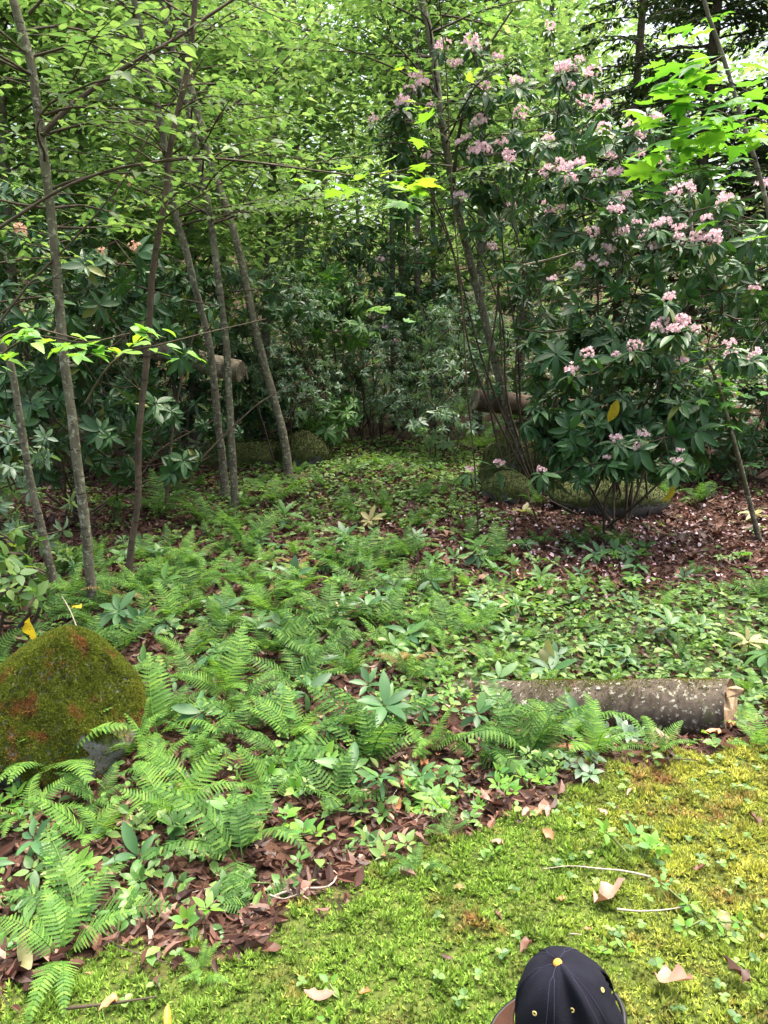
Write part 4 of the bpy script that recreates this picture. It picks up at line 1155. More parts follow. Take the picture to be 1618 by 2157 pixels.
L1 = 'slender leafy tree in the bright woods behind the left trunks'
L2 = 'leafy tree standing in the hazy bright woods beyond the path end'
L3 = 'pale green leafy tree in the woods behind the pink rhododendrons'
def lab(px): return (L1, 'leafy trees behind the left trunks') if px < 560 else ((L2, 'leafy trees beyond the path end') if px < 900 else (L3, 'leafy trees behind the pink rhododendrons'))
spots = [(60, 11, 7.5), (250, 13, 8.5), (420, 12, 8), (560, 14.5, 9), (120, 16, 11), (330, 18, 11), (500, 20, 12), (-60, 14, 9), (-150, 11, 8),
         (640, 18, 10.5), (850, 17, 9), (700, 25, 12), (930, 22, 11), (600, 30, 14), (820, 33, 12), (1000, 14, 9), (1080, 18, 11), (1180, 26, 12), (400, 32, 16), (150, 30, 16), (-50, 26, 15), (1000, 32, 14)]
def bg_label(px, Y):
    size = 'young' if Y < 13 else ('mid sized' if Y < 17 else ('tall' if Y < 24 else 'distant tall'))
    marks = [(-60, 'beyond the left edge trunk'), (60, 'behind the moss boulder trunk'), (200, 'between the two left trunks'), (330, 'behind the crooked dark trunk'), (450, 'behind the close pair of trunks'), (560, 'behind the brown leaning trunk'), (690, 'left of the path end gap'), (830, 'in the bright gap above the path'), (960, 'just left of the big leaning trunk'), (1080, 'right of the big leaning trunk'), (1240, 'behind the tall pink rhododendron'), (1700, 'at the far right behind the hemlocks')]
    return size + ' leafy woodland tree ' + min(marks, key=lambda m_: abs(m_[0] - px))[1]
for px, Y, h in spots:
    l_, g_ = lab(px); l_ = bg_label(px, Y)
    bg_tree(l_, px, Y, h, 2.2 if Y < 16 else 3.0, (5600 if Y < 16 else 4600) if not 600 < px < 960 else 1900, .105 + .005 * Y, r=.05 + .004 * Y, lean=RNG.normal(0, .5), group=g_, lowest=.16 if Y > 16 else .28)
for px, Y in ((830, 14.5), (878, 13.2), (912, 15), (860, 17), (770, 20)):
    bg_tree('thin bare lower trunk in the path end gap, ' + {830: 'leftmost but one', 878: 'nearest and centred', 912: 'rightmost', 860: 'farthest of the middle pair', 770: 'leftmost and farthest'}[px], px, Y, 9, 1.4, 1800, .12, r=.07, lean=RNG.normal(0, .2), group='thin trunks behind the path end bushes', lowest=.6)

# undergrowth closing the view between the far shrubs
n = 42000
x = RNG.uniform(-16, 16, n); y = RNG.uniform(12.2, 30, n)
kp = (y > 14.5) | (np.abs(x + .1) > 1.6); x, y = x[kp], y[kp]; n = len(x)
z = H(x, y) + RNG.uniform(0, 1, n) ** 1.3 * (1.1 + .8 * wob(x * .8, y * .8))
az = RNG.uniform(0, 6.28, n)
V, Fc = merge(BROAD_2, np.stack([x, y, z], 1), frames(np.stack([np.cos(az), np.sin(az), RNG.normal(-.1, .35, n)], 1), nrm(RNG.normal(0, .45, (n, 3)) + [0, -.2, 1])), RNG.uniform(.09, .2, n))
put('undergrowth', mesh_from('undergrowth', V, Fc, False, M['laurel']), kind='stuff')

# far hillside foliage mass
n = 60000
x = RNG.uniform(-45, 45, n); y = RNG.uniform(34, 62, n)
z = H(x, y) + RNG.uniform(0, 1, n) ** 1.2 * (11 + 3 * wob(x * .25, y * .25))
az = RNG.uniform(0, 6.28, n)
V, Fc = merge(BROAD_2, np.stack([x, y, z], 1), frames(np.stack([np.cos(az), np.sin(az), RNG.normal(-.2, .3, n)], 1), nrm(RNG.normal(0, .5, (n, 3)) + [0, -.2, 1])), RNG.uniform(.25, .5, n))
put('far_woods', mesh_from('far_woods', V, Fc, False, M['far']), kind='stuff')
#@@PART3
# ------------------------------------------------------------------ ferns
def frond_meshes(tpls, mat): return [mesh_from('frond', V, Fc, False, mat) for V, Fc in tpls]
M['fern_pale'] = leafmat('pale_fern_frond', [(.075, .18, .04), (.11, .24, .045), (.18, .32, .06)], trans=.4, tcol=(1.5, 1.5, .8), rough=.55, spec=.15)
M['dry_fern'] = leafmat('dried_fern_frond', [(.20, .15, .06), (.26, .20, .08), (.16, .15, .05)], trans=.3, tcol=(1.3, 1.2, .8), rough=.6, spec=.1)
FM = {'green': frond_meshes(FRONDS, M['fern']), 'pale': frond_meshes(FRONDS, M['fern_pale']), 'coarse': frond_meshes(COARSE, M['fern']), 'dry': frond_meshes([FRONDS[1], FRONDS[3]], M['dry_fern'])}

def fern(px, py, size, label, kind='green', k=7, lift=0, group=None, world=None, azr=None, flat=0):
    p = ground(px, py) if world is None else world
    t = thing('fern', label, 'fern', [p[0], p[1], p[2] + lift], 0, group)
    ms = FM[kind]
    a0 = RNG.uniform(0, 6.28)
    for i in range(k):
        o = put('frond', ms[int(RNG.integers(0, len(ms)))], t)
        az = a0 + i * 2 * math.pi / k + RNG.normal(0, .3) if azr is None else RNG.uniform(*azr)
        o.rotation_euler = (RNG.normal(-flat, .18), RNG.normal(0, .22), az)
        s_ = size * RNG.uniform(.7, 1.1); o.scale = (s_, s_, s_)
        o.location = (RNG.normal(0, .012), RNG.normal(0, .012), 0)
    return t

named = [
 (110, 1640, .40, 'large pale green fern arching in front of the mossy boulder', 'pale', 9),
 (10, 1640, .34, 'pale fern cut by the left edge below the boulder', 'pale', 6),
 (200, 1780, .30, 'fern with a drooping yellow green frond below the boulder', 'pale', 6),
 (330, 1560, .34, 'yellow green fern growing up along the boulder\'s right side', 'pale', 7),
 (480, 1470, .34, 'bright arching fern between the boulder and the grey green seedlings', 'pale', 7),
 (170, 1960, .36, 'dark green fern with broad fronds in the lower left', 'green', 6),
 (130, 2030, .28, 'thin light fern with narrow fronds in the lower left corner', 'pale', 6),
 (410, 1660, .28, 'light fern just right of the boulder\'s foot', 'pale', 6),
 (1010, 1610, .34, 'upright fern before the log with neatly paired leaflets', 'green', 6),
 (1110, 1610, .36, 'broad dark green fern leaning right in front of the log', 'green', 8),
 (1180, 1560, .30, 'fern whose upright frond crosses the middle of the log', 'pale', 6),
 (900, 1590, .20, 'bright fern at the left part of the log', 'pale', 7),
 (770, 1620, .30, 'fern spreading below the broad leaved seedling left of the log', 'coarse', 7),
 (700, 1700, .24, 'low yellow green fern with toothed fronds on the leaf litter', 'coarse', 7),
 (790, 1560, .30, 'coarse light fern over the left end of the log', 'coarse', 8),
 (880, 1840, .13, 'little fern at the edge of the moss in mid foreground', 'green', 6),
 (540, 1920, .14, 'small light fern among dead leaves near the fallen twig', 'coarse', 6),
 (420, 2060, .10, 'tiny pale fern growing in the dark moss at lower left', 'pale', 6),
 (1250, 1600, .26, 'low fern between the log and the mossy bank', 'pale', 6),
 (1380, 1590, .18, 'low lime fern under the right part of the log', 'pale', 6),
 (1600, 1580, .20, 'pale straw green fern beyond the sawn end of the log', 'pale', 6),
 (930, 1760, .12, 'curled little fern left of the orange leaves', 'green', 4),
 (560, 1380, .40, 'dense fern behind the grey green seedlings', 'green', 9),
 (690, 1340, .40, 'large fern in the middle of the fern bed', 'green', 9),
 (800, 1330, .36, 'bright fern at the right of the fern bed', 'green', 9),
 (620, 1450, .30, 'dark low fern in front of the fern bed', 'green', 7),
 (460, 1330, .34, 'fern above the boulder\'s right shoulder', 'green', 7),
 (300, 1260, .32, 'upright fern between the two left trunks', 'pale', 7),
 (400, 1210, .34, 'fern in the shade right of the crooked trunk', 'green', 8),
 (340, 1090, .50, 'grey green fern behind the crooked trunk', 'green', 9),
 (440, 1110, .50, 'bright green fern left of the palest trunk', 'green', 9),
 (520, 1160, .46, 'tall fern at the foot of the palest trunk', 'green', 8),
 (580, 1060, .40, 'grey green fern before the leaning brown trunk', 'pale', 7),
 (640, 1250, .34, 'upright light fern in the middle of the clearing', 'pale', 8),
 (760, 1190, .36, 'olive fern in the middle of the clearing', 'green', 8),
 (860, 1180, .34, 'fern right of the olive one in the clearing', 'green', 8),
 (920, 1240, .28, 'dark fern on the litter right of centre', 'green', 7),
 (1040, 1190, .34, 'fern before the small rock at the leaning tree', 'green', 7),
 (1220, 1150, .22, 'small fern alone on the reddish leaf litter', 'green', 6),
 (1400, 1060, .34, 'fern tucked at the right end of the flat rock', 'green', 7),
 (1470, 1060, .34, 'shaded fern right of the flat rock', 'green', 7),
 (480, 970, .5, 'shaded fern in the dark hollow behind the paired trunks', 'green', 7),
 (1010, 950, .5, 'light fern under the pale sawn end of the far log', 'pale', 6),
 (1600, 1270, .30, 'blue green fern at the right edge behind the log', 'green', 8),
 (1000, 1330, .24, 'light fern behind the middle of the log', 'pale', 7),
]
taken = []
for px, py, s_, l_, k_, n_ in named:
    t = fern(px, py, s_ * (1.25 if py < 1700 else 1.08), l_, k_, n_); taken.append(tuple(t.location[:2]))

LM = [(ground(a, b)[:2], s_) for a, b, s_ in [(150, 1620, 'the mossy boulder'), (1560, 1560, "the log's sawn end"), (1200, 1560, "the log's middle"), (850, 1580, "the log's left end"),
  (500, 1940, 'the forked twig'), (600, 1530, 'the upright leaf seedling'), (490, 1760, 'the long leaved seedling'), (198, 1290, 'the tallest slim trunk'), (270, 1235, 'the crooked dark trunk'), (120, 1245, 'the left edge trunk'),
  (497, 1070, 'the palest trunk'), (608, 1012, 'the brown leaning trunk'), (1105, 1040, 'the big leaning trunk'), (1290, 1095, 'the flat rock'), (1600, 1140, 'the right edge stem'), (640, 1250, 'the upright light fern'), (860, 1370, 'the grey green seedling'),
  (1400, 1300, 'the green patch behind the log'), (800, 940, 'the path end'), (1220, 1150, 'the red brown slope'), (30, 1900, 'the lower left corner'), (1190, 2100, 'the cap'), (1350, 1820, 'the bright leafy plant'), (900, 1750, 'the moss edge'), (1580, 1800, 'the right edge of the moss')]]
def auto(adj, noun, p):
    d = [(math.hypot(p[0] - l_[0][0], p[1] - l_[0][1]), l_) for l_ in LM]
    d.sort(key=lambda q: q[0]); a, b = d[0][1], d[1][1]
    dx, dy = p[0] - a[0][0], p[1] - a[0][1]
    if abs(dx) > abs(dy): rel = 'right of' if dx > 0 else 'left of'
    else: rel = 'behind' if dy > 0 else 'in front of'
    if rel in ('right of', 'left of') and d[0][0] < .5: rel = 'close ' + rel
    lab_ = adj + ' ' + noun + ' ' + rel + ' ' + a[1] + ', towards ' + b[1]
    w = lab_.split()
    return lab_ if len(w) <= 16 else adj + ' ' + noun + ' ' + rel + ' ' + a[1]

def scatter(npts, xr, yr, dens, mind, pts):
    out = []
    tries = 0
    while len(out) < npts and tries < npts * 60:
        tries += 1
        x = RNG.uniform(*xr); y = RNG.uniform(*yr)
        if RNG.uniform() > dens(x, y): continue
        if any((x - a) ** 2 + (y - b) ** 2 < mind ** 2 for a, b in pts): continue
        pts.append((x, y)); out.append((x, y, float(H(x, y))))
    return out

def fd_left(x, y):
    d = .9 * (x < .4) * (y > edge(x) + .45)
    if x > -.25 and y < 3.75: return 0
    return d * (0.3 if y < edge(x) + .9 else 1)
for p in scatter(105, (-2.8, .5), (2.3, 6.2), fd_left, .15, taken):
    s_ = RNG.uniform(.24, .42); kd = ['green', 'pale', 'coarse', 'green', 'pale', 'coarse', 'green', 'pale', 'coarse', 'green', 'dry'][int(RNG.integers(0, 11))]
    fern(0, 0, s_, auto(('large ' if s_ > .36 else ('mid sized ' if s_ > .29 else 'small ')) + {'green': 'green', 'pale': 'pale green', 'coarse': 'coarse', 'dry': 'dried tan'}[kd], 'fern', p), kd, 6 if kd != 'dry' else 3, group='ferns of the fern bed behind the boulder', world=np.array(p))
for p in scatter(70, (.2, 3.2), (3.6, 5.3), lambda x, y: .9, .15, taken):
    s_ = RNG.uniform(.12, .22); kd = ['green', 'pale', 'pale'][int(RNG.integers(0, 3))]
    fern(0, 0, s_, auto(('short ' if s_ > .17 else 'tiny ') + {'green': 'green', 'pale': 'pale green'}[kd], 'fern', p), kd, 6, group='short ferns behind the log', world=np.array(p))
for p in scatter(45, (-2.5, 2.6), (5.5, 9.5), lambda x, y: .9 if x < .8 else .25, .3, taken):
    s_ = RNG.uniform(.2, .36)
    fern(0, 0, s_, auto('small spreading' if s_ < .28 else 'wide spreading', 'green fern', p), 'green', 6, group='small ferns scattered in the clearing', world=np.array(p))
for p in scatter(22, (-1.6, 1.6), (9.3, 12.0), lambda x, y: .9, .3, taken):
    fern(0, 0, RNG.uniform(.15, .26), auto('tiny bright', 'fern on the path', p), 'pale', 6, group='tiny ferns on the far path', world=np.array(p))

# ------------------------------------------------------------------ rhododendron seedlings and other broadleaved plants
def seedling(px, py, h, ls, label, k=8, leaf='rhodo', heads=1, hi=None, name='rhododendron_seedling', cat='seedling', tilt=0, world=None, group=None, flat=None, spread=.07):
    p = ground(px, py) if world is None else world
    t = thing(name, label, cat, p, 0, group)
    fol, tw = Fol(), Twigs()
    for q in range(heads):
        e = p + [RNG.normal(0, spread) if heads > 1 else tilt, RNG.normal(0, spread) if heads > 1 else -.01, h * RNG.uniform(.75, 1.15)]
        m = (p + e) / 2 + RNG.normal(0, .01, 3)
        tw.line([p - [0, 0, .02], m, e], .004, .003)
        rosette(fol, e, [RNG.normal(0, .25), RNG.normal(-.25, .25), 1], ls, k, RNG.normal(.6, .35) if flat is None else flat, heads == 1)
    put('stem', tw.mesh('stem', M['stem'] if leaf != 'rhodo' else M['twig'], np.array(p), 5), t)
    emit(t, p, fol, hi or RHODO_HI, RHODO_LO, M[leaf], 300)
    taken.append((p[0], p[1]))
    return t
M['rhodo_near'] = leafmat('seedling_leaf', [(.04, .105, .045), (.055, .135, .05), (.07, .165, .06), (.085, .185, .045)], trans=.2, tcol=(1.5, 1.8, .5), rough=.42, spec=.35, back=(.12, .17, .09))
sl = [
 (600, 1530, .13, .14, 'seedling with one tall upright grey green leaf in the fern bed', 7, 'rhodo_near'),
 (430, 1545, .10, .13, 'grey green seedling with a fan of leaves right of the boulder', 7, 'rhodo_near'),
 (370, 1480, .08, .11, 'grey green seedling close against the boulder', 5, 'rhodo_near'),
 (810, 1560, .16, .16, 'dark broad leaved seedling at the left end of the log', 9, 'rhodo_near'),
 (255, 1330, .16, .17, 'star shaped rhododendron behind the boulder\'s top', 11, 'rhodo_near'),
 (490, 1760, .12, .115, 'bright green seedling with long leaves on the litter', 9, 'rhodo_new'),
 (370, 1770, .06, .08, 'small light seedling left of the bright green one', 7, 'rhodo_new'),
 (690, 1560, .06, .09, 'small seedling with a few oval leaves in the ferns', 5, 'rhodo_near'),
 (80, 1820, .10, .10, 'glossy dark round leaved plant at the lower left', 6, 'rhodo_near'),
 (80, 1930, .08, .09, 'glossy oval leaved plant near the left edge', 6, 'rhodo_new'),
 (600, 1110, .16, .24, 'pale blue green rosette beside the red brown twigs', 6, 'rhodo_near'),
 (860, 1370, .10, .15, 'grey green seedling behind the left of the log', 8, 'rhodo_near'),
 (350, 1250, .12, .17, 'seedling with two tilted oval leaves in the shade', 4, 'rhodo_near'),
 (620, 1240, .08, .16, 'seedling with a wide flat leaf in the clearing', 5, 'rhodo_near'),
 (830, 1260, .12, .18, 'seedling in the middle of the clearing', 8, 'rhodo_near'),
 (690, 1200, .10, .2, 'broad rosette left of the middle of the clearing', 8, 'rhodo_near'),
 (1010, 1290, .08, .14, 'seedling on the litter between clearing and log', 6, 'rhodo_near'),
 (1570, 1390, .12, .14, 'drooping pale seedling at the right edge behind the log', 6, 'straw'),
 (640, 1400, .08, .10, 'small shiny seedling before the large fern', 6, 'rhodo_new'),
]
for px, py, h, ls, l_, k, lf in sl:
    seedling(px, py, h, ls, l_, k, lf)
# spreading low plants with rounder leaves
for px, py, h, ls, l_, k, lf, hd in [
 (400, 1960, .06, .05, 'little bright four leaved plant in the dead leaves', 6, 'bright', 2),
 (360, 1880, .03, .045, 'small plant with round grey green leaves on the litter', 4, 'cover', 2),
 (1350, 1820, .05, .045, 'bright leafy plant standing in the moss on the right', 6, 'bright', 4),
 (1300, 1580, .08, .055, 'blue green leafy plant against the underside of the log', 6, 'laurel', 7),
 (1240, 1630, .05, .05, 'low blue green leafy plant where the bank meets the ferns', 6, 'laurel', 4),
 (1020, 1810, .02, .028, 'tiny round leaved sprout in the moss left of the curled leaf', 4, 'bright', 2),
 (640, 1640, .09, .07, 'broad bright green plant left of the low fern', 6, 'bright', 4),
 (575, 1640, .07, .06, 'cluster of fresh green leaves above the long leaved seedling', 6, 'cover', 4),
 (730, 2110, .02, .03, 'tiny green sprout at the bottom edge of the moss', 4, 'bright', 2),
 (1290, 2010, .02, .03, 'round clover like leaves just above the cap', 4, 'bright', 3),
 (1500, 1960, .03, .03, 'low clover patch in the moss at the right', 5, 'bright', 6),
 (60, 1180, .2, .09, 'leafy plant with rounded leaves at the left edge', 6, 'cover', 7),
 (150, 1210, .18, .07, 'small leaved plant between the left trunks', 6, 'cover', 8),
 (250, 1110, .25, .09, 'light leaved plant behind the second trunk', 6, 'cover', 8),
 (240, 930, .05, .14, 'toothed leaf cluster lit against the shade behind the second trunk', 5, 'rhodo_near', 1),
]:
    seedling(px, py, h, ls, l_, k, lf, hd, hi=BROAD_HI, name='leafy_plant', cat='plant', spread=.05)
for p in scatter(110, (-2.6, 2.4), (2.2, 6.5), lambda x, y: .9 * (y > edge(x) + .4), .12, taken):
    seedling(0, 0, RNG.uniform(.04, .12), RNG.uniform(.08, .15), auto('small evergreen', 'seedling', p), int(RNG.integers(5, 9)), 'rhodo_near' if RNG.uniform() < .8 else 'rhodo_new', world=np.array(p), group='small evergreen seedlings among the ferns')
for p in scatter(50, (-2.4, 3.2), (2.2, 6.0), lambda x, y: .9 * (y > edge(x) + .15), .1, taken):
    seedling(0, 0, RNG.uniform(.03, .09), RNG.uniform(.035, .06), auto('small leafy', 'herb', p), 6, 'cover' if RNG.uniform() < .6 else 'bright', 4, hi=BROAD_HI, name='leafy_plant', cat='plant', world=np.array(p), group='small leafy herbs on the forest floor', spread=.05)
for p in scatter(45, (-1.7, .9), (1.7, 2.9), lambda x, y: .9 * (y > edge(x) + .06) * (y < edge(x) + 1.0), .07, taken):
    seedling(0, 0, RNG.uniform(.03, .08), RNG.uniform(.03, .055), auto('low leafy', 'herb on the brown litter', p), 6, ['cover', 'cover', 'rhodo_new', 'bright'][int(RNG.integers(0, 4))], 4, hi=BROAD_HI, name='leafy_plant', cat='plant', world=np.array(p), group='low leafy herbs on the brown litter', spread=.05)
# broken rhododendron sprigs whose leaves have dried pale
for px, py, l_, k in ((1100, 1090, 'broken sprig with pale yellow green leaves at the leaning tree\'s foot', 7), (1300, 1150, 'dried pale sprig on the reddish litter at the right', 8), (780, 1110, 'yellowish dried rosette in the upper clearing', 10), (1590, 1100, 'dried straw coloured sprig beside the right edge stem', 9), (1080, 1290, 'pale dried sprig on the litter behind the log', 6)):
    seedling(px, py, .07, .16, l_, k, 'straw', name='dried_sprig', cat='sprig')

# ------------------------------------------------------------------ single fallen leaves
DEADM = {m_: [mesh_from('fallen_leaf', V, Fc, True, M[m_]) for V, Fc in DEAD_HI] for m_ in ('dead', 'straw')}
M['orange'] = leafmat('orange_leaf', [(.32, .12, .04), (.40, .19, .08), (.30, .14, .07)], trans=.15, tcol=(1.2, 1, .8), rough=.5, mottle=.5)
M['pinkish'] = leafmat('pinkish_leaf', [(.26, .14, .10), (.34, .20, .15)], trans=.15, tcol=(1.2, 1, .8), rough=.5, mottle=.4)
for m_ in ('orange', 'pinkish', 'yellow'): DEADM[m_] = [mesh_from('fallen_leaf', V, Fc, True, M[m_]) for V, Fc in DEAD_HI]
MAPD = mesh_from('fallen_leaf', *MAPLE[1], True, M['dead'])
def dead(px, py, s_, label, m_='dead', me_=None, group=None, world=None, lift=.02):
    p = ground(px, py) if world is None else world
    o = put('fallen_leaf', me_ or DEADM[m_][int(RNG.integers(0, 4))], None, (float(p[0]), float(p[1]), float(p[2]) + lift))
    o.rotation_euler = (RNG.normal(0, .3), RNG.normal(0, .3), RNG.uniform(0, 6.28)); o.scale = (s_,) * 3
    tag(o, label, 'leaf', group)
dl = [(1140, 1720, .055, 'upright orange curled leaf in the moss', 'orange'), (1320, 1690, .05, 'pinkish brown leaf in the upper moss below the log', 'pinkish'), (1315, 1725, .045, 'small brown leaf just under the pinkish one', 'dead'),
 (1280, 1725, .04, 'pale brown leaf left of the small brown one', 'pinkish'), (1165, 1785, .07, 'flat yellow and tan leaf in the middle of the moss', 'orange'), (1060, 1795, .05, 'pale standing leaf left of the tan one', 'pinkish'),
 (1250, 1925, .11, 'long curled brown leaf lying in the moss above the cap', 'pinkish'), (1115, 2005, .06, 'dark purple brown leaf left of the cap\'s button', 'dead'), (1380, 2080, .11, 'large folded pinkish leaf right of the cap', 'pinkish'),
 (640, 2105, .08, 'flat pink brown leaf in the moss near the bottom', 'pinkish'), (355, 2140, .08, 'yellow tan leaf at the bottom edge', 'yellow'), (1575, 1725, .08, 'crumpled brown leaf at the right side of the moss', 'dead'),
 (1450, 1885, .05, 'dark dead leaf right of the bright leafy plant', 'dead'), (980, 1885, .05, 'pale curled leaf in the green moss', 'straw'), (740, 1815, .06, 'pinkish leaf at the edge of litter and moss', 'pinkish'),
 (605, 1870, .05, 'pale tan leaf behind the fallen twig', 'straw'), (590, 1905, .035, 'small yellow leaf on the fallen twig', 'yellow'), (60, 2070, .09, 'pale yellow leaf at the lower left', 'straw'),
 (250, 2120, .06, 'narrow orange leaf at the bottom left', 'orange'), (1460, 1850, .05, 'dark shrivelled leaf in the right moss', 'dead'), (1580, 2090, .08, 'brown leaf at the lower right edge', 'dead'),
 (1520, 1930, .09, 'long pale straw leaf in the right moss', 'straw'), (830, 1760, .06, 'orange brown leaf on the litter by the moss', 'orange'), (1190, 1905, .03, 'small red leaf piece in the moss', 'orange'),
 (1150, 1420, .16, 'long pale dried leaf lying behind the log', 'straw'), (970, 1420, .1, 'whitish dried leaf behind the left of the log', 'straw'), (1540, 1470, .08, 'torn dry leaf by the log\'s sawn end', 'straw'),
 (1000, 1640, .07, 'reddish leaf below the upright fern', 'dead'), (1080, 1650, .08, 'grey pink leaf at the top of the moss bank', 'pinkish'), (840, 1330, .14, 'flat pale leaf in the fern bed', 'straw'), (620, 1150, .12, 'pale leaf on the clearing floor left of centre', 'straw')]
for px, py, s_, l_, m_ in dl: dead(px, py, s_, l_, m_)
dead(380, 2000, .075, 'lobed pinkish brown leaf on the litter by the dark moss', 'dead', MAPD)
dead(310, 1835, .06, 'pale lobed leaf with dark edge on the litter', 'dead', MAPD)
for p in scatter(150, (-1.8, 1.6), (1.6, 3.6), lambda x, y: .95 * float((1 - mossmask(x, y)) * sm((edge(x) + .95 - y) / .2)), .028, []):
    s_ = RNG.uniform(.04, .085); m_ = ['dead', 'dead', 'dead', 'dead', 'orange', 'pinkish'][int(RNG.integers(0, 6))]
    dead(0, 0, s_, auto(('big ' if s_ > .07 else ('small ' if s_ < .055 else '')) + {'dead': 'dark brown', 'orange': 'orange brown', 'pinkish': 'pinkish'}[m_], 'dead leaf', p), m_, group='brown dead leaves between moss and ferns', world=np.array(p), lift=.03)
for p in scatter(110, (.4, 3.6), (5.0, 7.6), lambda x, y: .9, .08, []):
    dead(0, 0, RNG.uniform(.08, .15), auto('reddish brown', 'dead leaf', p), 'dead', group='dead leaves on the right hand slope', world=np.array(p), lift=.04)
for p in scatter(30, (-1, 2), (1.3, 2.8), lambda x, y: .9 * float(mossmask(x, y)), .12, []):
    dead(0, 0, RNG.uniform(.02, .04), auto('small brown', 'leaf scrap in the moss', p), 'orange' if RNG.uniform() < .4 else 'dead', group='small leaf scraps in the moss', world=np.array(p), lift=.015)
# yellow leaves on the plants
for px, py, Y, s_, l_ in ((62, 1300, 3.6, .17, 'long yellow green leaf with dark spots hanging at the left edge'), (155, 1275, 3.7, .10, 'yellow leaf tilted just above the boulder'), (1300, 840, 6.0, .2, 'yellow leaf standing up in the low rhododendron'), (1418, 1020, 5.9, .17, 'yellow leaf hanging below the low rhododendron')):
    o = put('yellow_leaf', DEADM['yellow'][1], None, tuple(at(px, py, Y))); o.scale = (s_,) * 3; o.rotation_euler = (R(-80 if s_ > .12 else -30), R(10), RNG.uniform(-.4, .4)); tag(o, l_, 'leaf')

# ------------------------------------------------------------------ sticks
def stick(pl, r, label, mat='palewood', forks=()):
    pts = [ground(a, b) + [0, 0, .02] for a, b in pl]
    t = thing('fallen_twig', label, 'twig', pts[0])
    tw = Twigs(); tw.line(resample(pts, .03), r, r * .4)
    for f in forks: tw.line(resample([ground(a, b) + [0, 0, .03] for a, b in f], .03), r * .6, r * .2)
    put('wood', tw.mesh('wood', M[mat], np.array(t.location), 6), t)
stick([(465, 1938), (520, 1922), (570, 1905), (620, 1890), (690, 1885), (710, 1860)], .006, 'forked pale fallen twig lying at the edge of the moss', forks=([(570, 1905), (600, 1915), (640, 1900)],))
stick([(130, 2150), (230, 2135), (330, 2118)], .005, 'dark thin twig on the moss at the bottom left', 'twig')
stick([(235, 1810), (300, 1860), (345, 1900)], .0035, 'thin straight twig among the lower left ferns')
stick([(1200, 1985), (1225, 1990)], .002, 'tiny pale stick in the moss near the cap')
for p in scatter(55, (-1.9, 2.6), (1.25, 6.5), lambda x, y: .9, .12, []):
    az = RNG.uniform(0, 6.28); L_ = RNG.uniform(.05, .16) * (1 + .12 * p[1]); pts = []
    for q in range(5):
        xx = p[0] + math.cos(az + .12 * q) * L_ * q; yy = p[1] + math.sin(az + .12 * q) * L_ * q * .6
        pts.append([xx, yy, float(H(xx, yy)) + .022 + RNG.uniform(0, .012)])
    pts = np.array(pts); pts = pts[:1] + (pts - pts[0]) * .5
    t = thing('fallen_twig', auto('thin bent', 'twig', p), 'twig', pts[0], 0, 'thin twigs on the forest floor')
    tw = Twigs(); tw.line(resample(pts, .02), RNG.uniform(.0016, .0035), .001)
    put('wood', tw.mesh('wood', M['twig' if RNG.uniform() < .6 else 'palewood'], pts[0], 5), t)
def prop(pl, r, label, mat='twig'):
    pts = [at(a, b, Y) for a, b, Y in pl]; t = thing('dead_branch', label, 'branch', pts[0])
    tw = Twigs(); tw.line(resample(pts, .06), r, r * .4); put('wood', tw.mesh('wood', M[mat], np.array(pts[0]), 6), t)
prop([(1135, 1105, 7.0), (1118, 1060, 7.0), (1110, 1030, 7.2)], .012, 'short dark branch leaning against the leaning tree\'s foot')
prop([(1220, 1085, 7.0), (1170, 1060, 7.1), (1125, 1035, 7.4)], .011, 'long dark branch sloping from the leaning tree to the litter')
prop([(395, 1000, 7.5), (440, 950, 7.6), (500, 890, 7.8), (560, 840, 8.0), (640, 800, 8.4)], .012, 'thin reddish branch slanting behind the paired trunks')
prop([(350, 1060, 7.2), (365, 900, 7.3), (385, 790, 7.4), (410, 700, 7.5)], .018, 'slim shaded stem between the crooked trunk and the pair', 'bark_dark')
prop([(1100, 560, 7.6), (1180, 540, 7.6), (1270, 510, 7.4)], .016, 'bare pale branch crossing the pink rhododendron', 'palewood')
prop([(1430, 280, 7.5), (1440, 350, 7.6), (1452, 400, 7.7), (1460, 560, 7.8)], .028, 'short pale dead stem behind the bright maple leaves', 'palewood')
prop([(170, 1345, 3.6), (150, 1290, 3.7), (130, 1255, 3.8)], .004, 'thin white twig leaning on top of the boulder', 'palewood')

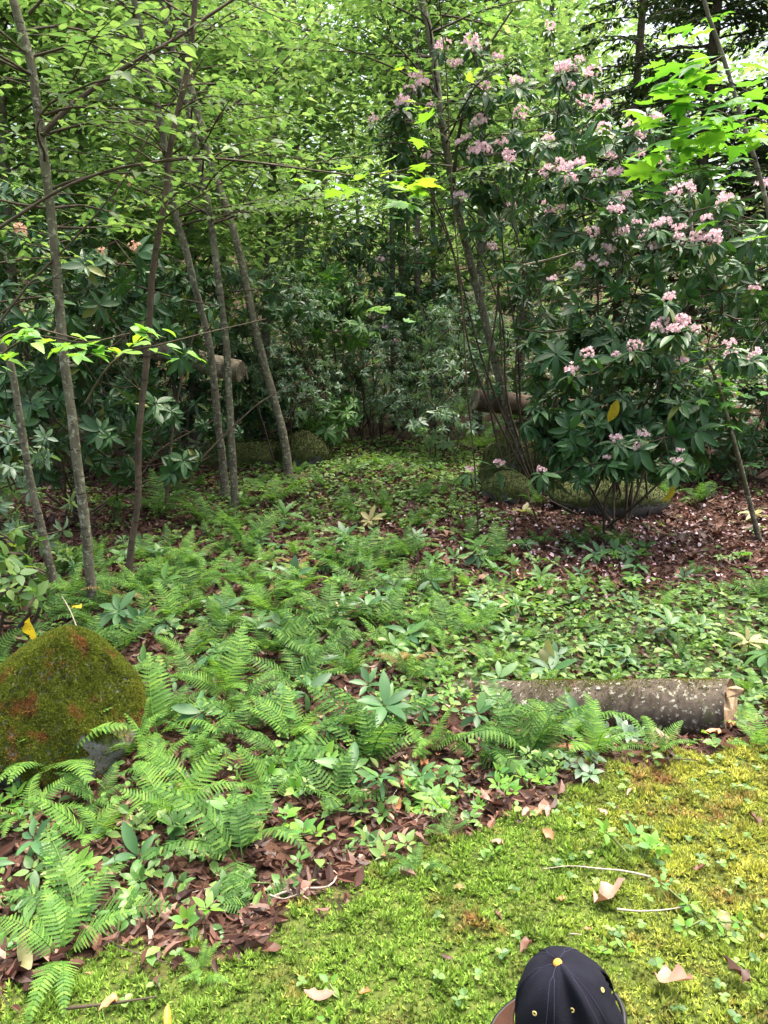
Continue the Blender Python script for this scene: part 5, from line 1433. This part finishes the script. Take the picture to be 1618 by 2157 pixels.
# ------------------------------------------------------------------ person with a cap, sitting at the lower edge
M['cap'] = solid('navy_twill', (.011, .012, .021), .9, .15, .35, 14, .5, None, 700)
M['thread'] = solid('navy_thread', (.05, .05, .08), .9, .1, .2, 200)
M['gold'] = solid('gold_thread', (.55, .30, .045), .7, .3, .2, 200, .3)
M['eyelet'] = solid('yellow_thread', (.62, .47, .16), .7, .3, .2, 200, .3)
M['skin'] = solid('skin', (.48, .27, .18), .55, .4, .1, 8)
M['hair'] = solid('dark_hair', (.030, .017, .010), .6, .4, .5, 40, .6, None, 150)
M['shirt'] = solid('grey_shirt', (.12, .13, .16), .9, .2, .2, 20, .3)
M['black'] = solid('black_trim', (.012, .012, .014), .5, .3, .1, 20)
def make_person():
    top = at(1176, 2010, 1.165)
    hc = top - np.array([-.026, .0, .140])       # centre of the cap's rim
    gz = float(H(hc[0], hc[1]))
    pelvis = np.array([hc[0] + .03, hc[1], gz + .07])
    t = thing('person', 'person sitting in the moss wearing a dark navy cap with gold button and eyelets', 'person', [pelvis[0], pelvis[1], gz])
    base = np.array(t.location)
    # one continuous body grown over a skeleton; facing -X
    J = {'pelvis': (0, 0, .07, .075), 'belly': (0, 0, .16, .072), 'chest': (-.01, 0, .25, .078), 'neck': (-.015, 0, .325, .033), 'jaw': (-.03, 0, .36, .05), 'head': (-.02, 0, .425, .073), 'crown': (-.015, 0, .46, .06)}
    for s_, n_ in ((-1, 'r'), (1, 'l')):
        J['sh' + n_] = (-.005, .085 * s_, .295, .034); J['el' + n_] = (-.03, .13 * s_, .19, .024); J['wr' + n_] = (-.13, .07 * s_, .13, .016); J['ha' + n_] = (-.165, .045 * s_, .125, .020)
        J['hip' + n_] = (-.02, .05 * s_, .07, .055); J['kn' + n_] = (-.20, .12 * s_, .085, .042); J['an' + n_] = (-.16, -.04 * s_ - .02, .035, .024); J['to' + n_] = (-.20, -.10 * s_, .03, .020)
    hz = hc[2] - gz; zs = (hz + .012) / .425; sx_ = hc[0] - base[0] + .02
    print('head', hz, zs)
    J = {a: (v[0] + sx_ * min(1, v[2] / .3), v[1], v[2] * zs, v[3]) for a, v in J.items()}
    names = list(J); idx = {a: k for k, a in enumerate(names)}
    Ed = [('pelvis', 'belly'), ('belly', 'chest'), ('chest', 'neck'), ('neck', 'jaw'), ('jaw', 'head'), ('head', 'crown')]
    for n_ in 'rl':
        Ed += [('chest', 'sh' + n_), ('sh' + n_, 'el' + n_), ('el' + n_, 'wr' + n_), ('wr' + n_, 'ha' + n_), ('pelvis', 'hip' + n_), ('hip' + n_, 'kn' + n_), ('kn' + n_, 'an' + n_), ('an' + n_, 'to' + n_)]
    me = bpy.data.meshes.new('body'); me.from_pydata([J[a][:3] for a in names], [(idx[a], idx[b]) for a, b in Ed], [])
    o = put('body', me, t)
    me.materials.append(M['skin'])
    md = o.modifiers.new('skin', 'SKIN'); md.use_smooth_shade = True
    for k, a in enumerate(names):
        r = J[a][3]; me.skin_vertices[0].data[k].radius = (r, r)
    me.skin_vertices[0].data[0].use_root = True
    sd = o.modifiers.new('sub', 'SUBSURF'); sd.levels = 2; sd.render_levels = 2
    # fingers
    for s_ in (-1, 1):
        for f in range(5):
            a = np.array([-.175, .045 * s_, .128]); sp = (f - 2) * .011
            if f == 4: pts = [a + [.01, -.012 * s_, 0], a + [-.008, -.03 * s_, .004], a + [-.022, -.034 * s_, 0]]
            else: pts = [a + [0, sp, 0], a + [-.022, sp * 1.2, .002], a + [-.038 + .004 * abs(f - 1), sp * 1.2, -.012]]
            V, Fc = tube(np.array(pts), [.0065, .006, .004], 6); put('finger', mesh_from('finger', V, Fc, True, M['skin']), t)
    # shirt: sleeves and trunk, legs in trousers
    V, Fc = tube(np.array([[0, 0, .05], [0, 0, .10], [0, 0, .17], [-.008, 0, .25], [-.012, 0, .30], [-.015, 0, .325]]), [.094, .096, .093, .096, .085, .045], 20, .01, False)
    V[:, 1] *= 1.12
    put('shirt', mesh_from('shirt', V, Fc, True, M['shirt']), t)
    for s_ in (-1, 1):
        V, Fc = tube(np.array([[-.005, .06 * s_, .30], [-.005, .10 * s_, .285], [-.03, .135 * s_, .20], [-.055, .125 * s_, .17]]), [.045, .044, .036, .034], 12, .01, False)
        put('sleeve', mesh_from('sleeve', V, Fc, True, M['shirt']), t)
        V, Fc = tube(np.array([[0, .04 * s_, .075], [-.08, .08 * s_, .085], [-.20, .125 * s_, .09], [-.235, .10 * s_, .075], [-.17, -.02 * s_, .045]]), [.07, .064, .052, .046, .032], 12, .01, False)
        put('trouser_leg', mesh_from('trouser_leg', V, Fc, True, M['cap']), t)
    # face details
    for s_ in (-1, 1):
        V, Fc = ico(2); put('eye', mesh_from('eye', V * .008, Fc, True, M['black']), t, (-.088 + sx_, .028 * s_, .405 * zs))
        put('ear', mesh_from('ear', V * [.012, .006, .018], Fc, True, M['skin']), t, (-.015 + sx_, .074 * s_, .40 * zs))
    V, Fc = tube(np.array([[-.088, 0, .405], [-.102, 0, .385], [-.092, 0, .378]]) * [1, 1, zs] + [sx_, 0, 0], [.006, .010, .006], 6); put('nose', mesh_from('nose', V, Fc, True, M['skin']), t)
    V, Fc = tube(np.array([[-.080, -.02, .358], [-.087, 0, .356], [-.080, .02, .358]]) * [1, 1, zs] + [sx_, 0, 0], [.002, .004, .002], 6); put('mouth', mesh_from('mouth', V, Fc, True, M['hair']), t)
    V, Fc = ico(3); V = V * [.091, .076, .080]
    put('hair', mesh_from('hair', V, Fc, True, M['hair']), t, (hc[0] - base[0] + .004, 0, hz + .002))
    # the cap, its own frame: rim centre at hc, front towards -X and a little to the viewer
    cp = bpy.data.objects.new('cap', None)
    k_az, k_po = 72, 22
    V = []; Fc = []
    a_, b_, h_ = .103, .088, .142
    for i in range(k_po + 1):
        ph = i / k_po * math.pi / 2
        for j in range(k_az):
            th = j / k_az * 2 * math.pi
            rr = math.sin(ph) ** .93; z = math.cos(ph) ** 1.02
            # six panels: the cloth puckers inwards at the seams, strongest below the button
            seam = abs(math.sin(3 * th + .45)); puck = 1 - .045 * (1 - min(1, seam * 3)) * math.sin(ph) ** .5 + .012 * math.sin(5 * th + 3 * ph)
            fold = -.018 * math.exp(-((th - 4.55) / .18) ** 2) * math.sin(2 * min(ph, .8)) + .008 * math.exp(-((th - 4.85) / .12) ** 2) * math.sin(2 * min(ph, .8))
            x = a_ * rr * puck * math.cos(th) + fold * math.cos(th); y = (b_ * rr * puck + fold) * math.sin(th)
            x += .0018 * math.sin(9 * th + 5 * ph) * rr; y += .0022 * math.sin(7 * th - 6 * ph) * rr
            V.append([x - .018 * z * z, y, h_ * z - .004 * math.cos(2 * th)])
    V = np.array(V)
    for i in range(k_po):
        for j in range(k_az):
            j2 = (j + 1) % k_az
            th = (j + .5) / k_az * 360; th = th - 360 if th > 180 else th
            # rear arch opening
            hole = (abs(th + 12) / 25) ** 2 + ((k_po - i - .5) / (k_po * .52)) ** 2 < 1
            if hole: continue
            a0, a1, b0_, b1 = i * k_az + j, i * k_az + j2, (i + 1) * k_az + j2, (i + 1) * k_az + j
            Fc.append([a0, b1, b0_]); Fc.append([a0, b0_, a1])
    me = mesh_from('cap_crown', V, np.array(Fc), True, M['cap'])
    cap = put('cap', me, t, tuple(hc - base))
    cap.rotation_euler = (R(4), R(-6), R(12))
    so = cap.modifiers.new('thick', 'SOLIDIFY'); so.thickness = .0018; so.offset = -1
    # button, eyelets, stitching, bill, strap are the cap's own pieces
    Vb, Fb = ico(3); bt = put('button', mesh_from('button', Vb * [.0085, .0075, .005], Fb, True, M['gold']), cap, (-.020, -.002, h_ * 1.0 + .0005)); bt.rotation_euler = (R(12), R(-20), 0)
    def on_cap(th, ph):
        i = int(round(ph / 90 * k_po)); j = int(round(th / 360 * k_az)) % k_az
        p = V[i * k_az + j]; q1 = V[(i + 1) * k_az + j] - p; q2 = V[i * k_az + (j + 1) % k_az] - p
        return p, nrm(np.cross(q1, q2))
    for th, ph in ((212, 52), (262, 52), (318, 46)):
        p, nn = on_cap(th, ph)
        X = nrm(np.cross(nn, [0, 0, 1.])); Y = np.cross(nn, X); ang = np.linspace(0, 2 * np.pi, 14)
        ring = p + nn * .0012 + (np.outer(np.cos(ang), X) + np.outer(np.sin(ang), Y)) * .0032
        Vt, Ft = tube(ring, [.0014] * 14, 6, 0, False); put('eyelet', mesh_from('eyelet', Vt, Ft, True, M['eyelet']), cap)
    for sm_ in range(6):
        j = int(round(((sm_ * math.pi - .45) / 3) / (2 * math.pi) * k_az)) % k_az
        for dj in (-1, 1):
            ln = np.array([V[i * k_az + (j + (dj if i > 4 else 0)) % k_az] + nrm(V[i * k_az + (j + dj) % k_az] - [0, 0, .03]) * .0006 for i in range(1, k_po - 2)])
            if sm_ == 0: continue
            Vt, Ft = tube(ln, [.0006] * len(ln), 4); put('stitching', mesh_from('stitching', Vt, Ft, True, M['thread']), cap)
    # bill
    nb_, nr_ = 25, 7
    Vv = []
    for r_ in range(nr_):
        for k in range(nb_):
            u = -1 + 2 * k / (nb_ - 1); th = math.pi + u * 1.12
            x0, y0 = a_ * .99 * math.cos(th), b_ * .99 * math.sin(th)
            ext = .046 * (1 - abs(u) ** 2.6) * r_ / (nr_ - 1) + .002 * r_ / (nr_ - 1)
            Vv.append([x0 - ext, y0 * (1 + .04 * r_ / (nr_ - 1)), .004 - .35 * ext - .25 * y0 * y0 / b_])
    Vv = np.array(Vv); Ff = []
    for r_ in range(nr_ - 1):
        for k in range(nb_ - 1):
            a = r_ * nb_ + k; Ff += [[a, a + 1, a + nb_ + 1], [a, a + nb_ + 1, a + nb_]]
    bill = put('bill', mesh_from('bill', Vv, np.array(Ff), True, M['hair2']), cap); s2 = bill.modifiers.new('t', 'SOLIDIFY'); s2.thickness = .003
    rim = Vv[(nr_ - 1) * nb_:]
    Vt, Ft = tube(rim, [.005] * nb_, 8, 0, True); put('bill_edge', mesh_from('bill_edge', Vt, Ft, True, M['black']), cap)
    ang = np.radians(np.linspace(-36, 10, 16))
    st = np.stack([a_ * 1.0 * np.cos(ang), b_ * np.sin(ang), np.full(16, .008)], 1)
    Vt, Ft = tube(st, [.005] * 16, 6); put('strap', mesh_from('strap', Vt, Ft, True, M['black']), cap)
    bpy.data.objects.remove(cp)
M['hair2'] = solid('rust_brown_cloth', (.06, .024, .012), .7, .3, .3, 20)
make_person()
print('objects', len(bpy.data.objects), 'tris', sum(len(m.polygons) for m in bpy.data.meshes))
